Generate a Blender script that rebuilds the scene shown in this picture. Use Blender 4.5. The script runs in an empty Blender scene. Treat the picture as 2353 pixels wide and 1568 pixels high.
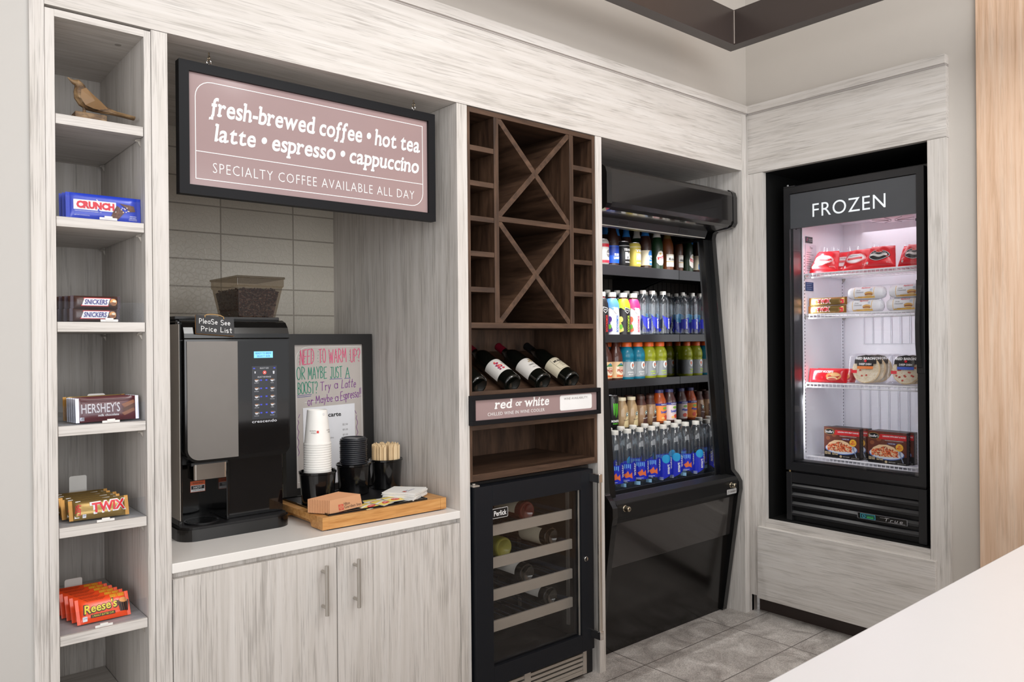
import bpy, bmesh, math, random
from mathutils import Matrix, Vector
random.seed(7)
PI = math.pi
scene = bpy.context.scene
COL = scene.collection

# ------------------------------------------------------------------ camera
YAW, ROLL = math.radians(40.4787), math.radians(-0.514)
FPX, IMW = 1778.23, 2353.0
r0 = Vector((math.cos(YAW), -math.sin(YAW), 0)); f0 = Vector((math.sin(YAW), math.cos(YAW), 0)); u0 = Vector((0, 0, 1))
cr = r0 * math.cos(ROLL) + u0 * math.sin(ROLL); cu = -r0 * math.sin(ROLL) + u0 * math.cos(ROLL)
cam = bpy.data.objects.new('camera', bpy.data.cameras.new('camera')); COL.objects.link(cam)
cam.data.sensor_width = 36.0; cam.data.lens = 36.0 * FPX / IMW; cam.data.clip_start = 0.02
CM = Matrix.Identity(4)
for i in range(3):
    CM[i][0] = cr[i]; CM[i][1] = cu[i]; CM[i][2] = -f0[i]
CM.translation = Vector((0, -2.115, 1.32))
cam.matrix_world = CM
scene.camera = cam

# ------------------------------------------------------------------ world, lights, exposure
scene.view_settings.view_transform = 'Standard'; scene.view_settings.look = 'None'
scene.view_settings.gamma = 1.0; scene.view_settings.use_curve_mapping = False
scene.view_settings.exposure = 0.04
scene.cycles.max_bounces = 10; scene.cycles.diffuse_bounces = 4; scene.cycles.glossy_bounces = 5
scene.cycles.transmission_bounces = 8; scene.cycles.transparent_max_bounces = 48
scene.cycles.sample_clamp_indirect = 6.0; scene.cycles.use_denoising = True
scene.cycles.caustics_reflective = False; scene.cycles.caustics_refractive = False
world = bpy.data.worlds.new('world'); scene.world = world; world.use_nodes = True
wbg = world.node_tree.nodes['Background']; wbg.inputs[0].default_value = (0.985, 0.99, 1.0, 1); wbg.inputs[1].default_value = 0.86

def area(name, loc, target, sx, sy, power, color=(1, 1, 1), spread=180):
    l = bpy.data.lights.new(name, 'AREA'); l.shape = 'RECTANGLE'; l.size = sx; l.size_y = sy
    l.energy = power; l.color = color; l.spread = math.radians(spread)
    o = bpy.data.objects.new(name, l); COL.objects.link(o); o.location = loc
    o.rotation_euler = (Vector(target) - Vector(loc)).to_track_quat('-Z', 'Y').to_euler()
    return o
area('ceiling_area_light', (1.0, -1.9, 3.2), (1.3, -1.3, 0), 1.6, 1.2, 13, (1, 0.995, 0.985))
area('ceiling_area_light', (1.75, -1.9, 3.2), (3.1, -0.45, 0.4), 1.0, 1.0, 27, (1, 0.995, 0.985))  # angled light added to brighten the right wall and floor
area('ceiling_area_light', (-0.3, -2.6, 3.2), (0.4, -0.6, 0.6), 1.0, 1.0, 7, (1, 0.995, 0.985))
area('fill_light', (-3.1, -5.2, 1.8), (1.6, 0.3, 1.1), 3.0, 2.4, 92, (1.0, 1.0, 1.0))  # broad fill added from the left to brighten the niche sides
area('fill_light', (1.1, -5.5, 1.75), (1.9, 0, 1.1), 4.0, 2.4, 88, (1.0, 1.0, 1.0))  # unseen broad fill added behind the camera to light the fronts

# ------------------------------------------------------------------ materials
MATS = {}
def newmat(name):
    m = bpy.data.materials.new(name); m.use_nodes = True
    nt = m.node_tree; nt.nodes.clear()
    out = nt.nodes.new('ShaderNodeOutputMaterial'); b = nt.nodes.new('ShaderNodeBsdfPrincipled')
    nt.links.new(b.outputs[0], out.inputs[0])
    return m, nt, b, out
def lin(c):
    return tuple(((x / 255.0) / 12.92 if x <= 10 else ((x / 255.0 + 0.055) / 1.055) ** 2.4) for x in c) + (1.0,)
def P(name, rgb, rough=0.5, metal=0.0, coat=0.0, var=0.06, emit=0.0, spec=0.5):
    """plain colour (0-255) with a faint procedural variation in tone and roughness"""
    if name in MATS: return MATS[name]
    m, nt, b, out = newmat(name); c = lin(rgb)
    N = nt.nodes; L = nt.links
    tc = N.new('ShaderNodeTexCoord'); nz = N.new('ShaderNodeTexNoise'); nz.inputs['Scale'].default_value = 18; nz.inputs['Detail'].default_value = 3
    L.new(tc.outputs['Object'], nz.inputs['Vector'])
    mx = N.new('ShaderNodeMix'); mx.data_type = 'RGBA'
    mx.inputs[6].default_value = tuple(x * (1 - var) for x in c[:3]) + (1,); mx.inputs[7].default_value = tuple(min(1, x * (1 + var)) for x in c[:3]) + (1,)
    L.new(nz.outputs[0], mx.inputs[0]); L.new(mx.outputs[2], b.inputs['Base Color'])
    b.inputs['Roughness'].default_value = rough; b.inputs['Metallic'].default_value = metal
    b.inputs['Coat Weight'].default_value = coat; b.inputs['Coat Roughness'].default_value = 0.05
    b.inputs['Specular IOR Level'].default_value = spec
    if emit:
        L.new(mx.outputs[2], b.inputs['Emission Color']); b.inputs['Emission Strength'].default_value = emit
    MATS[name] = m; return m
def wood(name, axis, dark, mid, light, streak=0.5, fine=70, longs=1.6, rough=0.55, lo=.34, hi=.66):
    """grain runs along axis ('x','y','z') in object space (metres)"""
    if name in MATS: return MATS[name]
    m, nt, b, out = newmat(name); N = nt.nodes; L = nt.links
    tc = N.new('ShaderNodeTexCoord')
    def noise(f, l, det, dist, off):
        mp = N.new('ShaderNodeMapping')
        mp.inputs['Scale'].default_value = tuple(l if a == axis else f for a in 'xyz'); mp.inputs['Location'].default_value = (off, off * 1.7, off * .6)
        L.new(tc.outputs['Object'], mp.inputs['Vector'])
        n = N.new('ShaderNodeTexNoise'); n.inputs['Scale'].default_value = 1; n.inputs['Detail'].default_value = det
        n.inputs['Roughness'].default_value = .62; n.inputs['Distortion'].default_value = dist
        L.new(mp.outputs[0], n.inputs['Vector']); return n
    n1 = noise(fine * .55, longs, 6, .5, 0); r1 = N.new('ShaderNodeValToRGB')
    e = r1.color_ramp.elements; e[0].position = lo; e[0].color = lin(dark); e[1].position = hi; e[1].color = lin(light)
    k = e.new(.48); k.color = lin(mid)
    L.new(n1.outputs[0], r1.inputs[0])
    n2 = noise(fine * 2.8, longs * 4.5, 3, .35, 3.3); r2 = N.new('ShaderNodeValToRGB')
    n4 = noise(fine * .16, longs * 1.4, 2, .9, 11.0)
    md = N.new('ShaderNodeMath'); md.operation = 'MULTIPLY_ADD'; md.inputs[1].default_value = .55; L.new(n4.outputs[0], md.inputs[0]); L.new(n2.outputs[0], md.inputs[2])
    e = r2.color_ramp.elements; e[0].position = .79; e[0].color = (1, 1, 1, 1); e[1].position = .98; g = 1 - streak; e[1].color = (g, g * .99, g * .98, 1)
    L.new(md.outputs[0], r2.inputs[0])
    n3 = noise(fine * .08, longs * .5, 3, .8, 7.1); r3 = N.new('ShaderNodeValToRGB')
    e = r3.color_ramp.elements; e[0].position = .3; e[0].color = (.92, .915, .91, 1); e[1].position = .7; e[1].color = (1.0, 1.0, 1.0, 1)
    L.new(n3.outputs[0], r3.inputs[0])
    a = N.new('ShaderNodeMix'); a.data_type = 'RGBA'; a.blend_type = 'MULTIPLY'; a.inputs[0].default_value = 1
    L.new(r1.outputs[0], a.inputs[6]); L.new(r2.outputs[0], a.inputs[7])
    c = N.new('ShaderNodeMix'); c.data_type = 'RGBA'; c.blend_type = 'MULTIPLY'; c.inputs[0].default_value = 1
    L.new(a.outputs[2], c.inputs[6]); L.new(r3.outputs[0], c.inputs[7]); L.new(c.outputs[2], b.inputs['Base Color'])
    b.inputs['Roughness'].default_value = rough
    bp = N.new('ShaderNodeBump'); bp.inputs['Strength'].default_value = .06; bp.inputs['Distance'].default_value = .002
    L.new(n1.outputs[0], bp.inputs['Height']); L.new(bp.outputs[0], b.inputs['Normal'])
    MATS[name] = m; return m
LW = ((201, 196, 190), (210, 205, 200), (218, 214, 210))
WV = wood('pale_laminate_vertical', 'z', *LW, streak=.34, fine=105, longs=1.5)
WX = wood('pale_laminate_across', 'x', *LW, streak=.28, fine=100, longs=1.8)
WY = wood('pale_laminate_sideways', 'y', *LW, streak=.28, fine=100, longs=1.8)
DK = ((52, 36, 27), (72, 52, 39), (94, 70, 54))
DV = wood('walnut_vertical', 'z', *DK, streak=.2, fine=60, longs=4, rough=.45)
DX = wood('walnut_across', 'x', *DK, streak=.2, fine=60, longs=4, rough=.45)
DD = wood('walnut_deep', 'y', *DK, streak=.2, fine=60, longs=4, rough=.45)
OAK = wood('oak_veneer', 'z', (206, 170, 140), (222, 188, 160), (230, 202, 178), streak=.12, fine=90, longs=2.0, rough=.5)
BAM = wood('bamboo', 'x', (176, 118, 60), (202, 146, 84), (218, 166, 104), streak=.12, fine=120, longs=5, rough=.4)
STICKW = wood('birch_stick', 'z', (206, 172, 124), (226, 198, 156), (238, 216, 180), streak=.1, fine=200, longs=8, rough=.6)
CARV = wood('carved_wood', 'x', (48, 34, 22), (104, 78, 50), (150, 122, 86), streak=.55, fine=60, longs=14, rough=.55)
def stone(name):
    m, nt, b, out = newmat(name); N = nt.nodes; L = nt.links
    tc = N.new('ShaderNodeTexCoord')
    n = N.new('ShaderNodeTexNoise'); n.inputs['Scale'].default_value = 7.5; n.inputs['Detail'].default_value = 12; n.inputs['Roughness'].default_value = .74; n.inputs['Distortion'].default_value = .9
    n2 = N.new('ShaderNodeTexNoise'); n2.inputs['Scale'].default_value = 190; n2.inputs['Detail'].default_value = 2
    for q in (n, n2): L.new(tc.outputs['Object'], q.inputs['Vector'])
    r = N.new('ShaderNodeValToRGB'); e = r.color_ramp.elements
    e[0].position = .34; e[0].color = lin((142, 136, 131)); e[1].position = .66; e[1].color = lin((208, 203, 198)); k = e.new(.5); k.color = lin((176, 170, 165))
    L.new(n.outputs[0], r.inputs[0])
    r2 = N.new('ShaderNodeValToRGB'); e = r2.color_ramp.elements; e[0].position = .36; e[0].color = (.6, .6, .6, 1); e[1].position = .56; e[1].color = (1.08, 1.08, 1.08, 1)
    L.new(n2.outputs[0], r2.inputs[0])
    mul = N.new('ShaderNodeMix'); mul.data_type = 'RGBA'; mul.blend_type = 'MULTIPLY'; mul.inputs[0].default_value = .8
    L.new(r.outputs[0], mul.inputs[6]); L.new(r2.outputs[0], mul.inputs[7])
    mp = N.new('ShaderNodeMapping'); mp.inputs['Location'].default_value = (-3.05 + .61 * 10, .07 + .295 * 12, 0); L.new(tc.outputs['Object'], mp.inputs['Vector'])
    br = N.new('ShaderNodeTexBrick'); br.offset = 0; br.inputs['Scale'].default_value = 1; br.inputs['Mortar Size'].default_value = .0022
    br.inputs['Brick Width'].default_value = .61; br.inputs['Row Height'].default_value = .295; br.inputs['Mortar Smooth'].default_value = .1
    L.new(mp.outputs[0], br.inputs['Vector'])
    mx = N.new('ShaderNodeMix'); mx.data_type = 'RGBA'; mx.inputs[7].default_value = lin((92, 86, 82))
    L.new(br.outputs['Fac'], mx.inputs[0]); L.new(mul.outputs[2], mx.inputs[6]); L.new(mx.outputs[2], b.inputs['Base Color'])
    b.inputs['Roughness'].default_value = .5
    return m
FLOORM = stone('grey_stone_tile')
def walltile(name):
    m, nt, b, out = newmat(name); N = nt.nodes; L = nt.links
    tc = N.new('ShaderNodeTexCoord'); mp = N.new('ShaderNodeMapping')
    mp.inputs['Rotation'].default_value = (PI / 2, 0, 0)     # x,z plane -> brick plane
    L.new(tc.outputs['Object'], mp.inputs['Vector'])
    sep = N.new('ShaderNodeSeparateXYZ'); L.new(tc.outputs['Object'], sep.inputs[0])
    cmb = N.new('ShaderNodeCombineXYZ')
    ax = N.new('ShaderNodeMath'); ax.operation = 'ADD'; ax.inputs[1].default_value = -1.087 + .296 * 8; L.new(sep.outputs[0], ax.inputs[0])
    az = N.new('ShaderNodeMath'); az.operation = 'ADD'; az.inputs[1].default_value = -1.537 + .1035 * 20; L.new(sep.outputs[2], az.inputs[0])
    L.new(ax.outputs[0], cmb.inputs[0]); L.new(az.outputs[0], cmb.inputs[1])
    br = N.new('ShaderNodeTexBrick'); br.offset = 0; br.inputs['Scale'].default_value = 1; br.inputs['Mortar Size'].default_value = .003
    br.inputs['Brick Width'].default_value = .296; br.inputs['Row Height'].default_value = .1035; br.inputs['Mortar Smooth'].default_value = .3
    br.inputs['Color1'].default_value = lin((196, 190, 178)); br.inputs['Color2'].default_value = lin((208, 202, 190)); br.inputs['Mortar'].default_value = lin((150, 143, 132))
    L.new(cmb.outputs[0], br.inputs['Vector']); L.new(br.outputs['Color'], b.inputs['Base Color'])
    vo = N.new('ShaderNodeTexVoronoi'); vo.feature = 'DISTANCE_TO_EDGE'; vo.inputs['Scale'].default_value = 55; L.new(cmb.outputs[0], vo.inputs['Vector'])
    rr = N.new('ShaderNodeValToRGB'); rr.color_ramp.elements[0].position = .02; rr.color_ramp.elements[1].position = .1; L.new(vo.outputs[0], rr.inputs[0])
    sub = N.new('ShaderNodeMath'); sub.operation = 'MULTIPLY_ADD'; sub.inputs[1].default_value = -3.0
    L.new(br.outputs['Fac'], sub.inputs[0]); L.new(rr.outputs[0], sub.inputs[2])
    bp = N.new('ShaderNodeBump'); bp.inputs['Strength'].default_value = .35; bp.inputs['Distance'].default_value = .0015
    L.new(sub.outputs[0], bp.inputs['Height']); L.new(bp.outputs[0], b.inputs['Normal'])
    b.inputs['Roughness'].default_value = .35
    return m
TILEM = walltile('embossed_grey_tile')
def thin(name, tint=(1, 1, 1), refl=0.06, edge=0.5, rough=0.02, body=None, bodyfac=0.0):
    """clear thin sheet or bottle wall: tinted see-through plus Fresnel-like gloss; body mixes in a coloured diffuse share"""
    if name in MATS: return MATS[name]
    m, nt, b, out = newmat(name); N = nt.nodes; L = nt.links
    tr = N.new('ShaderNodeBsdfTransparent'); tr.inputs[0].default_value = tint + (1,)
    gl = N.new('ShaderNodeBsdfGlossy'); gl.inputs['Roughness'].default_value = rough; gl.inputs[0].default_value = (1, 1, 1, 1)
    lw = N.new('ShaderNodeLayerWeight'); lw.inputs[0].default_value = .35
    mr = N.new('ShaderNodeMapRange'); mr.inputs['To Min'].default_value = refl; mr.inputs['To Max'].default_value = edge
    pw = N.new('ShaderNodeMath'); pw.operation = 'POWER'; pw.inputs[1].default_value = 2.2
    L.new(lw.outputs['Facing'], pw.inputs[0]); L.new(pw.outputs[0], mr.inputs[0])
    mx = N.new('ShaderNodeMixShader'); L.new(mr.outputs[0], mx.inputs[0])
    src = tr.outputs[0]
    if body:
        df = N.new('ShaderNodeBsdfDiffuse'); df.inputs[0].default_value = lin(body)
        tl = N.new('ShaderNodeBsdfTranslucent'); tl.inputs[0].default_value = lin(body)
        ad = N.new('ShaderNodeMixShader'); ad.inputs[0].default_value = .5; L.new(df.outputs[0], ad.inputs[1]); L.new(tl.outputs[0], ad.inputs[2])
        m2 = N.new('ShaderNodeMixShader'); m2.inputs[0].default_value = bodyfac; L.new(tr.outputs[0], m2.inputs[1]); L.new(ad.outputs[0], m2.inputs[2]); src = m2.outputs[0]
    L.new(src, mx.inputs[1]); L.new(gl.outputs[0], mx.inputs[2]); L.new(mx.outputs[0], out.inputs[0])
    nt.nodes.remove(b); MATS[name] = m; return m

WHITE = P('white', (240, 240, 240), .45); BLACKG = P('gloss_black', (10, 10, 11), .12, coat=.3); BLACKM = P('matte_black', (16, 16, 18), .42)
PAINT = P('wall_paint_greige', (190, 184, 177), .7, var=.015); PAINTL = P('wall_paint_pale', (190, 187, 183), .7, var=.015)
BRONZE = P('bronze_paint', (54, 45, 42), .3, var=.04); PLINTH = P('dark_plinth', (58, 46, 42), .5)
STEEL = P('brushed_steel', (182, 176, 168), .36, metal=.6); CHROME = P('chrome', (225, 222, 218), .08, metal=1.0); ALU = P('brushed_aluminium', (122, 118, 114), .45, metal=.7)
QUARTZ = P('white_quartz', (236, 233, 229), .28, var=.02); NAVYB = P('charcoal_frame', (15, 16, 20), .5, spec=.2); PITCH = P('pitch_black', (5, 5, 5), .6)
CHAR = P('charcoal', (24, 23, 23), .38)
CLEAR = thin('clear_plastic', (.97, .98, .99), .05, .45); PANE = thin('window_pane', (.93, .95, .95), .05, .35, .0)
SMOKE = thin('smoked_plastic', (.55, .52, .48), .06, .5)
ACRY = thin('acrylic_sheet', (.95, .96, .975), .004, .08)

# ------------------------------------------------------------------ mesh helpers
def RX(a): return Matrix.Rotation(a, 4, 'X')
def RY(a): return Matrix.Rotation(a, 4, 'Y')
def RZ(a): return Matrix.Rotation(a, 4, 'Z')
def TR(x, y, z): return Matrix.Translation((x, y, z))
def frame(o, X, Y):
    X = Vector(X).normalized(); Y = Vector(Y).normalized(); Z = X.cross(Y)
    m = Matrix.Identity(4)
    for i in range(3): m[i][0] = X[i]; m[i][1] = Y[i]; m[i][2] = Z[i]
    m.translation = Vector(o); return m
def FRONT(x, y, z): return frame((x, y, z), (1, 0, 0), (0, 0, 1))      # faces -y
def SIDE(x, y, z): return frame((x, y, z), (0, -1, 0), (0, 0, 1))      # faces -x
class MB:
    def __init__(s, M=None): s.v = []; s.f = []; s.mi = []; s.sm = []; s.mats = []; s.M = M or Matrix.Identity(4)
    def mid(s, m):
        if m not in s.mats: s.mats.append(m)
        return s.mats.index(m)
    def add(s, vs, fs, mat, smooth=False, M=None):
        k = len(s.v); T = s.M @ M if M is not None else s.M
        s.v += [tuple(T @ Vector(p)) for p in vs]; i = s.mid(mat)
        for f in fs: s.f.append(tuple(q + k for q in f)); s.mi.append(i); s.sm.append(smooth)
    def box(s, x0, x1, y0, y1, z0, z1, mat, M=None):
        v = [(x, y, z) for x in (x0, x1) for y in (y0, y1) for z in (z0, z1)]
        s.add(v, [(0, 1, 3, 2), (4, 6, 7, 5), (0, 4, 5, 1), (2, 3, 7, 6), (0, 2, 6, 4), (1, 5, 7, 3)], mat, M=M)
    def prism(s, pts, axis, a, b, mat, smooth=False, M=None):
        """polygon pts extruded along axis; pts are the two other coordinates in xyz order"""
        def p3(p, t): return {'x': (t, p[0], p[1]), 'y': (p[0], t, p[1]), 'z': (p[0], p[1], t)}[axis]
        n = len(pts); area2 = sum(pts[i][0] * pts[(i + 1) % n][1] - pts[(i + 1) % n][0] * pts[i][1] for i in range(n))
        if (area2 > 0) == (axis == 'y'): pts = pts[::-1]
        if a > b: a, b = b, a
        v = [p3(p, a) for p in pts] + [p3(p, b) for p in pts]
        s.add(v, [tuple(range(n))[::-1], tuple(range(n, 2 * n))], mat, M=M)
        s.add(v, [(i, (i + 1) % n, n + (i + 1) % n, n + i) for i in range(n)], mat, smooth, M=M)
    def lathe(s, prof, mat, seg=24, M=None, smooth=True, a0=0.0, a1=2 * PI, sx=1.0, sy=1.0):
        full = abs(a1 - a0 - 2 * PI) < 1e-6; na = seg if full else seg + 1
        v = []; f = []
        for r, z in prof:
            for i in range(na):
                t = a0 + (a1 - a0) * i / seg; v.append((sx * r * math.sin(t), -sy * r * math.cos(t), z))
        for j in range(len(prof) - 1):
            for i in range(seg):
                i2 = (i + 1) % na if full else i + 1
                f.append((j * na + i, j * na + i2, (j + 1) * na + i2, (j + 1) * na + i))
        s.add(v, f, mat, smooth, M)
    def cyl(s, r, z0, z1, mat, seg=20, M=None, bev=0.0):
        p = [(0, z0), (r - bev, z0), (r, z0 + bev), (r, z1 - bev), (r - bev, z1), (0, z1)] if bev else [(0, z0), (r, z0), (r, z1), (0, z1)]
        s.lathe(p, mat, seg, M)
    def tube(s, path, r, mat, seg=8, closed=False, smooth=True, M=None):
        path = [Vector(p) for p in path]; n = len(path); v = []; f = []
        rr = r if isinstance(r, (list, tuple)) else [r] * n
        up = None
        for i, p in enumerate(path):
            a = path[(i - 1) % n] if (i or closed) else p; b = path[(i + 1) % n] if (i < n - 1 or closed) else p
            t = (b - a).normalized()
            if up is None: up = Vector((0, 0, 1)) if abs(t.z) < .9 else Vector((1, 0, 0))
            x = t.cross(up).normalized(); y = x.cross(t); up = y
            for k in range(seg):
                q = 2 * PI * k / seg; v.append(tuple(p + (x * math.cos(q) + y * math.sin(q)) * rr[i]))
        for i in range(n if closed else n - 1):
            for k in range(seg):
                i2 = (i + 1) % n; f.append((i * seg + k, i * seg + (k + 1) % seg, i2 * seg + (k + 1) % seg, i2 * seg + k))
        if not closed: f += [tuple(range(seg))[::-1], tuple(range((n - 1) * seg, n * seg))]
        s.add(v, [q[::-1] for q in f], mat, smooth, M)
    def grid(s, fn, nu, nv, mat, smooth=True, M=None, flip=False):
        v = [fn(i / nu, j / nv) for j in range(nv + 1) for i in range(nu + 1)]
        f = [(j * (nu + 1) + i, j * (nu + 1) + i + 1, (j + 1) * (nu + 1) + i + 1, (j + 1) * (nu + 1) + i) for j in range(nv) for i in range(nu)]
        s.add(v, [q[::-1] for q in f] if flip else f, mat, smooth, M)
    def mesh(s, name, angle=38):
        me = bpy.data.meshes.new(name); me.from_pydata(s.v, [], s.f)
        for m in s.mats: me.materials.append(m)
        me.polygons.foreach_set('material_index', s.mi); me.polygons.foreach_set('use_smooth', s.sm); me.update()
        if any(s.sm): me.set_sharp_from_angle(angle=math.radians(angle))
        return me
    def build(s, name, parent=None, bev=0.0, loc=None, rot=None, angle=38):
        o = bpy.data.objects.new(name, s.mesh(name, angle)); COL.objects.link(o)
        if parent is not None: o.parent = parent
        if loc is not None: o.location = loc
        if rot is not None: o.rotation_euler = rot
        if bev:
            md = o.modifiers.new('bevel', 'BEVEL'); md.width = bev; md.segments = 2; md.limit_method = 'ANGLE'; md.angle_limit = math.radians(40)
        return o
def tag(o, label, cat, group=None, kind=None):
    o['label'] = label; o['category'] = cat
    if group: o['group'] = group
    if kind: o['kind'] = kind
    return o
def thing(name, label, cat, loc=(0, 0, 0), rot=(0, 0, 0), group=None):
    o = bpy.data.objects.new(name, None); o.empty_display_size = .05; COL.objects.link(o); o.location = loc; o.rotation_euler = rot
    return tag(o, label, cat, group)
def wpart(mb, name, root, bev=0.0):
    """part modelled in world coordinates under an unrotated thing"""
    return mb.build(name, root, bev, loc=tuple(-c for c in root.location))
def struct(mb, name, label, cat, bev=0.0):
    return tag(mb.build(name, None, bev), label, cat, kind='structure')
def dup(root, loc, rot=None, label=None, group=None):
    kids = {}
    for o in list(COL.objects):
        if o.parent is not None: kids.setdefault(o.parent, []).append(o)
    def cp(o, par):
        c = o.copy(); COL.objects.link(c)
        if par is not None: c.parent = par
        for k in kids.get(o, []): cp(k, c)
        return c
    r = cp(root, None); r.location = loc
    if rot is not None: r.rotation_euler = rot
    if label: r['label'] = label
    if group: r['group'] = group
    return r

# ------------------------------------------------------------------ lettering and decals; a mapper takes (u, v, lift) to a 3-D point
def flat(M): return lambda u, v, e: tuple(M @ Vector((u, v, e)))
def cylm(r, z0=0.0, ang=0.0): return lambda u, v, e: ((r + e) * math.sin(ang + u / r), -(r + e) * math.cos(ang + u / r), z0 + v)
TXT = {}
def glyphs(s, bold=0.0, shear=0.0, spacing=1.0, res=2):
    k = (s, bold, shear, spacing, res)
    if k in TXT: return TXT[k]
    cu_ = bpy.data.curves.new('t', 'FONT'); cu_.body = s; cu_.size = 1; cu_.offset = bold; cu_.shear = shear; cu_.space_character = spacing; cu_.resolution_u = res; cu_.fill_mode = 'FRONT'
    o = bpy.data.objects.new('t', cu_); COL.objects.link(o)
    dg = bpy.context.evaluated_depsgraph_get(); dg.update(); me = o.evaluated_get(dg).to_mesh()
    v = [(p.co.x, p.co.y) for p in me.vertices]; f = [tuple(p.vertices) for p in me.polygons]
    o.evaluated_get(dg).to_mesh_clear(); bpy.data.objects.remove(o); bpy.data.curves.remove(cu_)
    if not v: v = [(0, 0)]
    x0 = min(p[0] for p in v); x1 = max(p[0] for p in v); y0 = min(p[1] for p in v); y1 = max(p[1] for p in v)
    TXT[k] = (v, f, x0, x1, y0, y1); return TXT[k]
def text(mb, mp, s, u, v, mat, w=None, h=None, bold=0.0, shear=0.0, spacing=1.0, e=.0006, rot=0.0, align='c', res=2, cut=False):
    """string s centred on (u, v), fitted to width w and/or height h"""
    gv, gf, x0, x1, y0, y1 = glyphs(s, bold, shear, spacing, res)
    sw = w / (x1 - x0) if w else None; sh = h / max(1e-6, y1 - y0) if h else None
    if sw is None: sw = sh
    if sh is None: sh = sw
    c, sn = math.cos(rot), math.sin(rot); ax = {'c': (x0 + x1) / 2, 'l': x0, 'r': x1}[align]; out = []
    for x, y in gv:
        a = (x - ax) * sw; b_ = (y - (y0 + y1) / 2) * sh
        out.append(mp(u + a * c - b_ * sn, v + a * sn + b_ * c, e))
    mb.add(out, gf, mat)
def strip(mb, mp, cols, mat, e=.0004, step=.004):
    """cols: list of (u, vlow, vhigh) left to right, resampled so that it hugs curved surfaces"""
    vs = []; m_ = 0; out = []
    for (u0, a0, b0), (u1, a1, b1) in zip(cols, cols[1:]):
        n = max(1, min(60, int(abs(u1 - u0) / step)))
        out += [(u0 + (u1 - u0) * i / n, a0 + (a1 - a0) * i / n, b0 + (b1 - b0) * i / n) for i in range(n)]
    out.append(cols[-1])
    for u, a, b_ in out: vs += [mp(u, a, e), mp(u, b_, e)]
    mb.add(vs, [(2 * i, 2 * i + 2, 2 * i + 3, 2 * i + 1) for i in range(len(out) - 1)], mat)
def rect(mb, mp, u0, v0, u1, v1, mat, n=6, e=.0003, nv=1):
    if n > 1: n = max(n, min(60, int(abs(u1 - u0) / .004)))
    vs = [mp(u0 + (u1 - u0) * i / n, v0 + (v1 - v0) * j / nv, e) for j in range(nv + 1) for i in range(n + 1)]
    mb.add(vs, [(j * (n + 1) + i, j * (n + 1) + i + 1, (j + 1) * (n + 1) + i + 1, (j + 1) * (n + 1) + i) for j in range(nv) for i in range(n)], mat)
def ell(mb, mp, u, v, ru, rv, mat, n=10, e=.0004):
    strip(mb, mp, [(u - ru * math.cos(PI * i / n), v - rv * math.sin(PI * i / n) - 1e-6, v + rv * math.sin(PI * i / n) + 1e-6) for i in range(n + 1)], mat, e)
def poly(mb, mp, pts, mat, e=.0005, step=.004):
    """polygon that is single-valued across u, filled with columns"""
    n = len(pts); u0 = min(p[0] for p in pts); u1 = max(p[0] for p in pts); us = sorted({round(p[0], 6) for p in pts} | {round(u0 + (u1 - u0) * i / 2, 6) for i in range(3)}); cols = []
    for i, u in enumerate(us):
        uu = u + (1e-6 if u <= u0 + 1e-9 else -1e-6 if u >= u1 - 1e-9 else 0); hit = []
        for a, b_ in zip(pts, pts[1:] + pts[:1]):
            if abs(a[0] - b_[0]) < 1e-9:
                if abs(a[0] - u) < 2e-6: hit += [a[1], b_[1]]
            elif min(a[0], b_[0]) - 1e-9 <= uu <= max(a[0], b_[0]) + 1e-9: hit.append(a[1] + (b_[1] - a[1]) * (uu - a[0]) / (b_[0] - a[0]))
        if hit: cols.append((u, min(hit), max(hit)))
    if len(cols) > 1: strip(mb, mp, cols, mat, e, step)
def line(mb, mp, pts, wd, mat, e=.0006, closed=False):
    """stroke of width wd, one quad per segment"""
    pts = [Vector(p) for p in pts]; n = len(pts)
    for i in range(n if closed else n - 1):
        a, b_ = pts[i], pts[(i + 1) % n]; t = b_ - a
        if t.length < 1e-7: continue
        t.normalize(); nn = Vector((-t.y, t.x)) * wd / 2; a = a - t * wd * .25; b_ = b_ + t * wd * .25
        m = max(1, min(40, int((b_ - a).length / .006))); vs = []
        for k in range(m + 1): q = a + (b_ - a) * (k / m); vs += [mp(q.x - nn.x, q.y - nn.y, e + .00002 * (i % 2)), mp(q.x + nn.x, q.y + nn.y, e + .00002 * (i % 2))]
        mb.add(vs, [(2 * k, 2 * k + 2, 2 * k + 3, 2 * k + 1) for k in range(m)], mat)
def rrect(x0, y0, x1, y1, radii, n=6):
    """corner points, radii in order bottom-left, bottom-right, top-right, top-left"""
    pts = []
    for (cx, cy, sx, sy, a0), r in zip(((x0, y0, 1, 1, PI), (x1, y0, -1, 1, 1.5 * PI), (x1, y1, -1, -1, 0), (x0, y1, 1, -1, .5 * PI)), radii):
        if r <= 0: pts.append((cx, cy)); continue
        for i in range(n + 1):
            t = a0 + i / n * PI / 2; pts.append((cx + sx * r + r * math.cos(t), cy + sy * r + r * math.sin(t)))
    return pts

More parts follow.
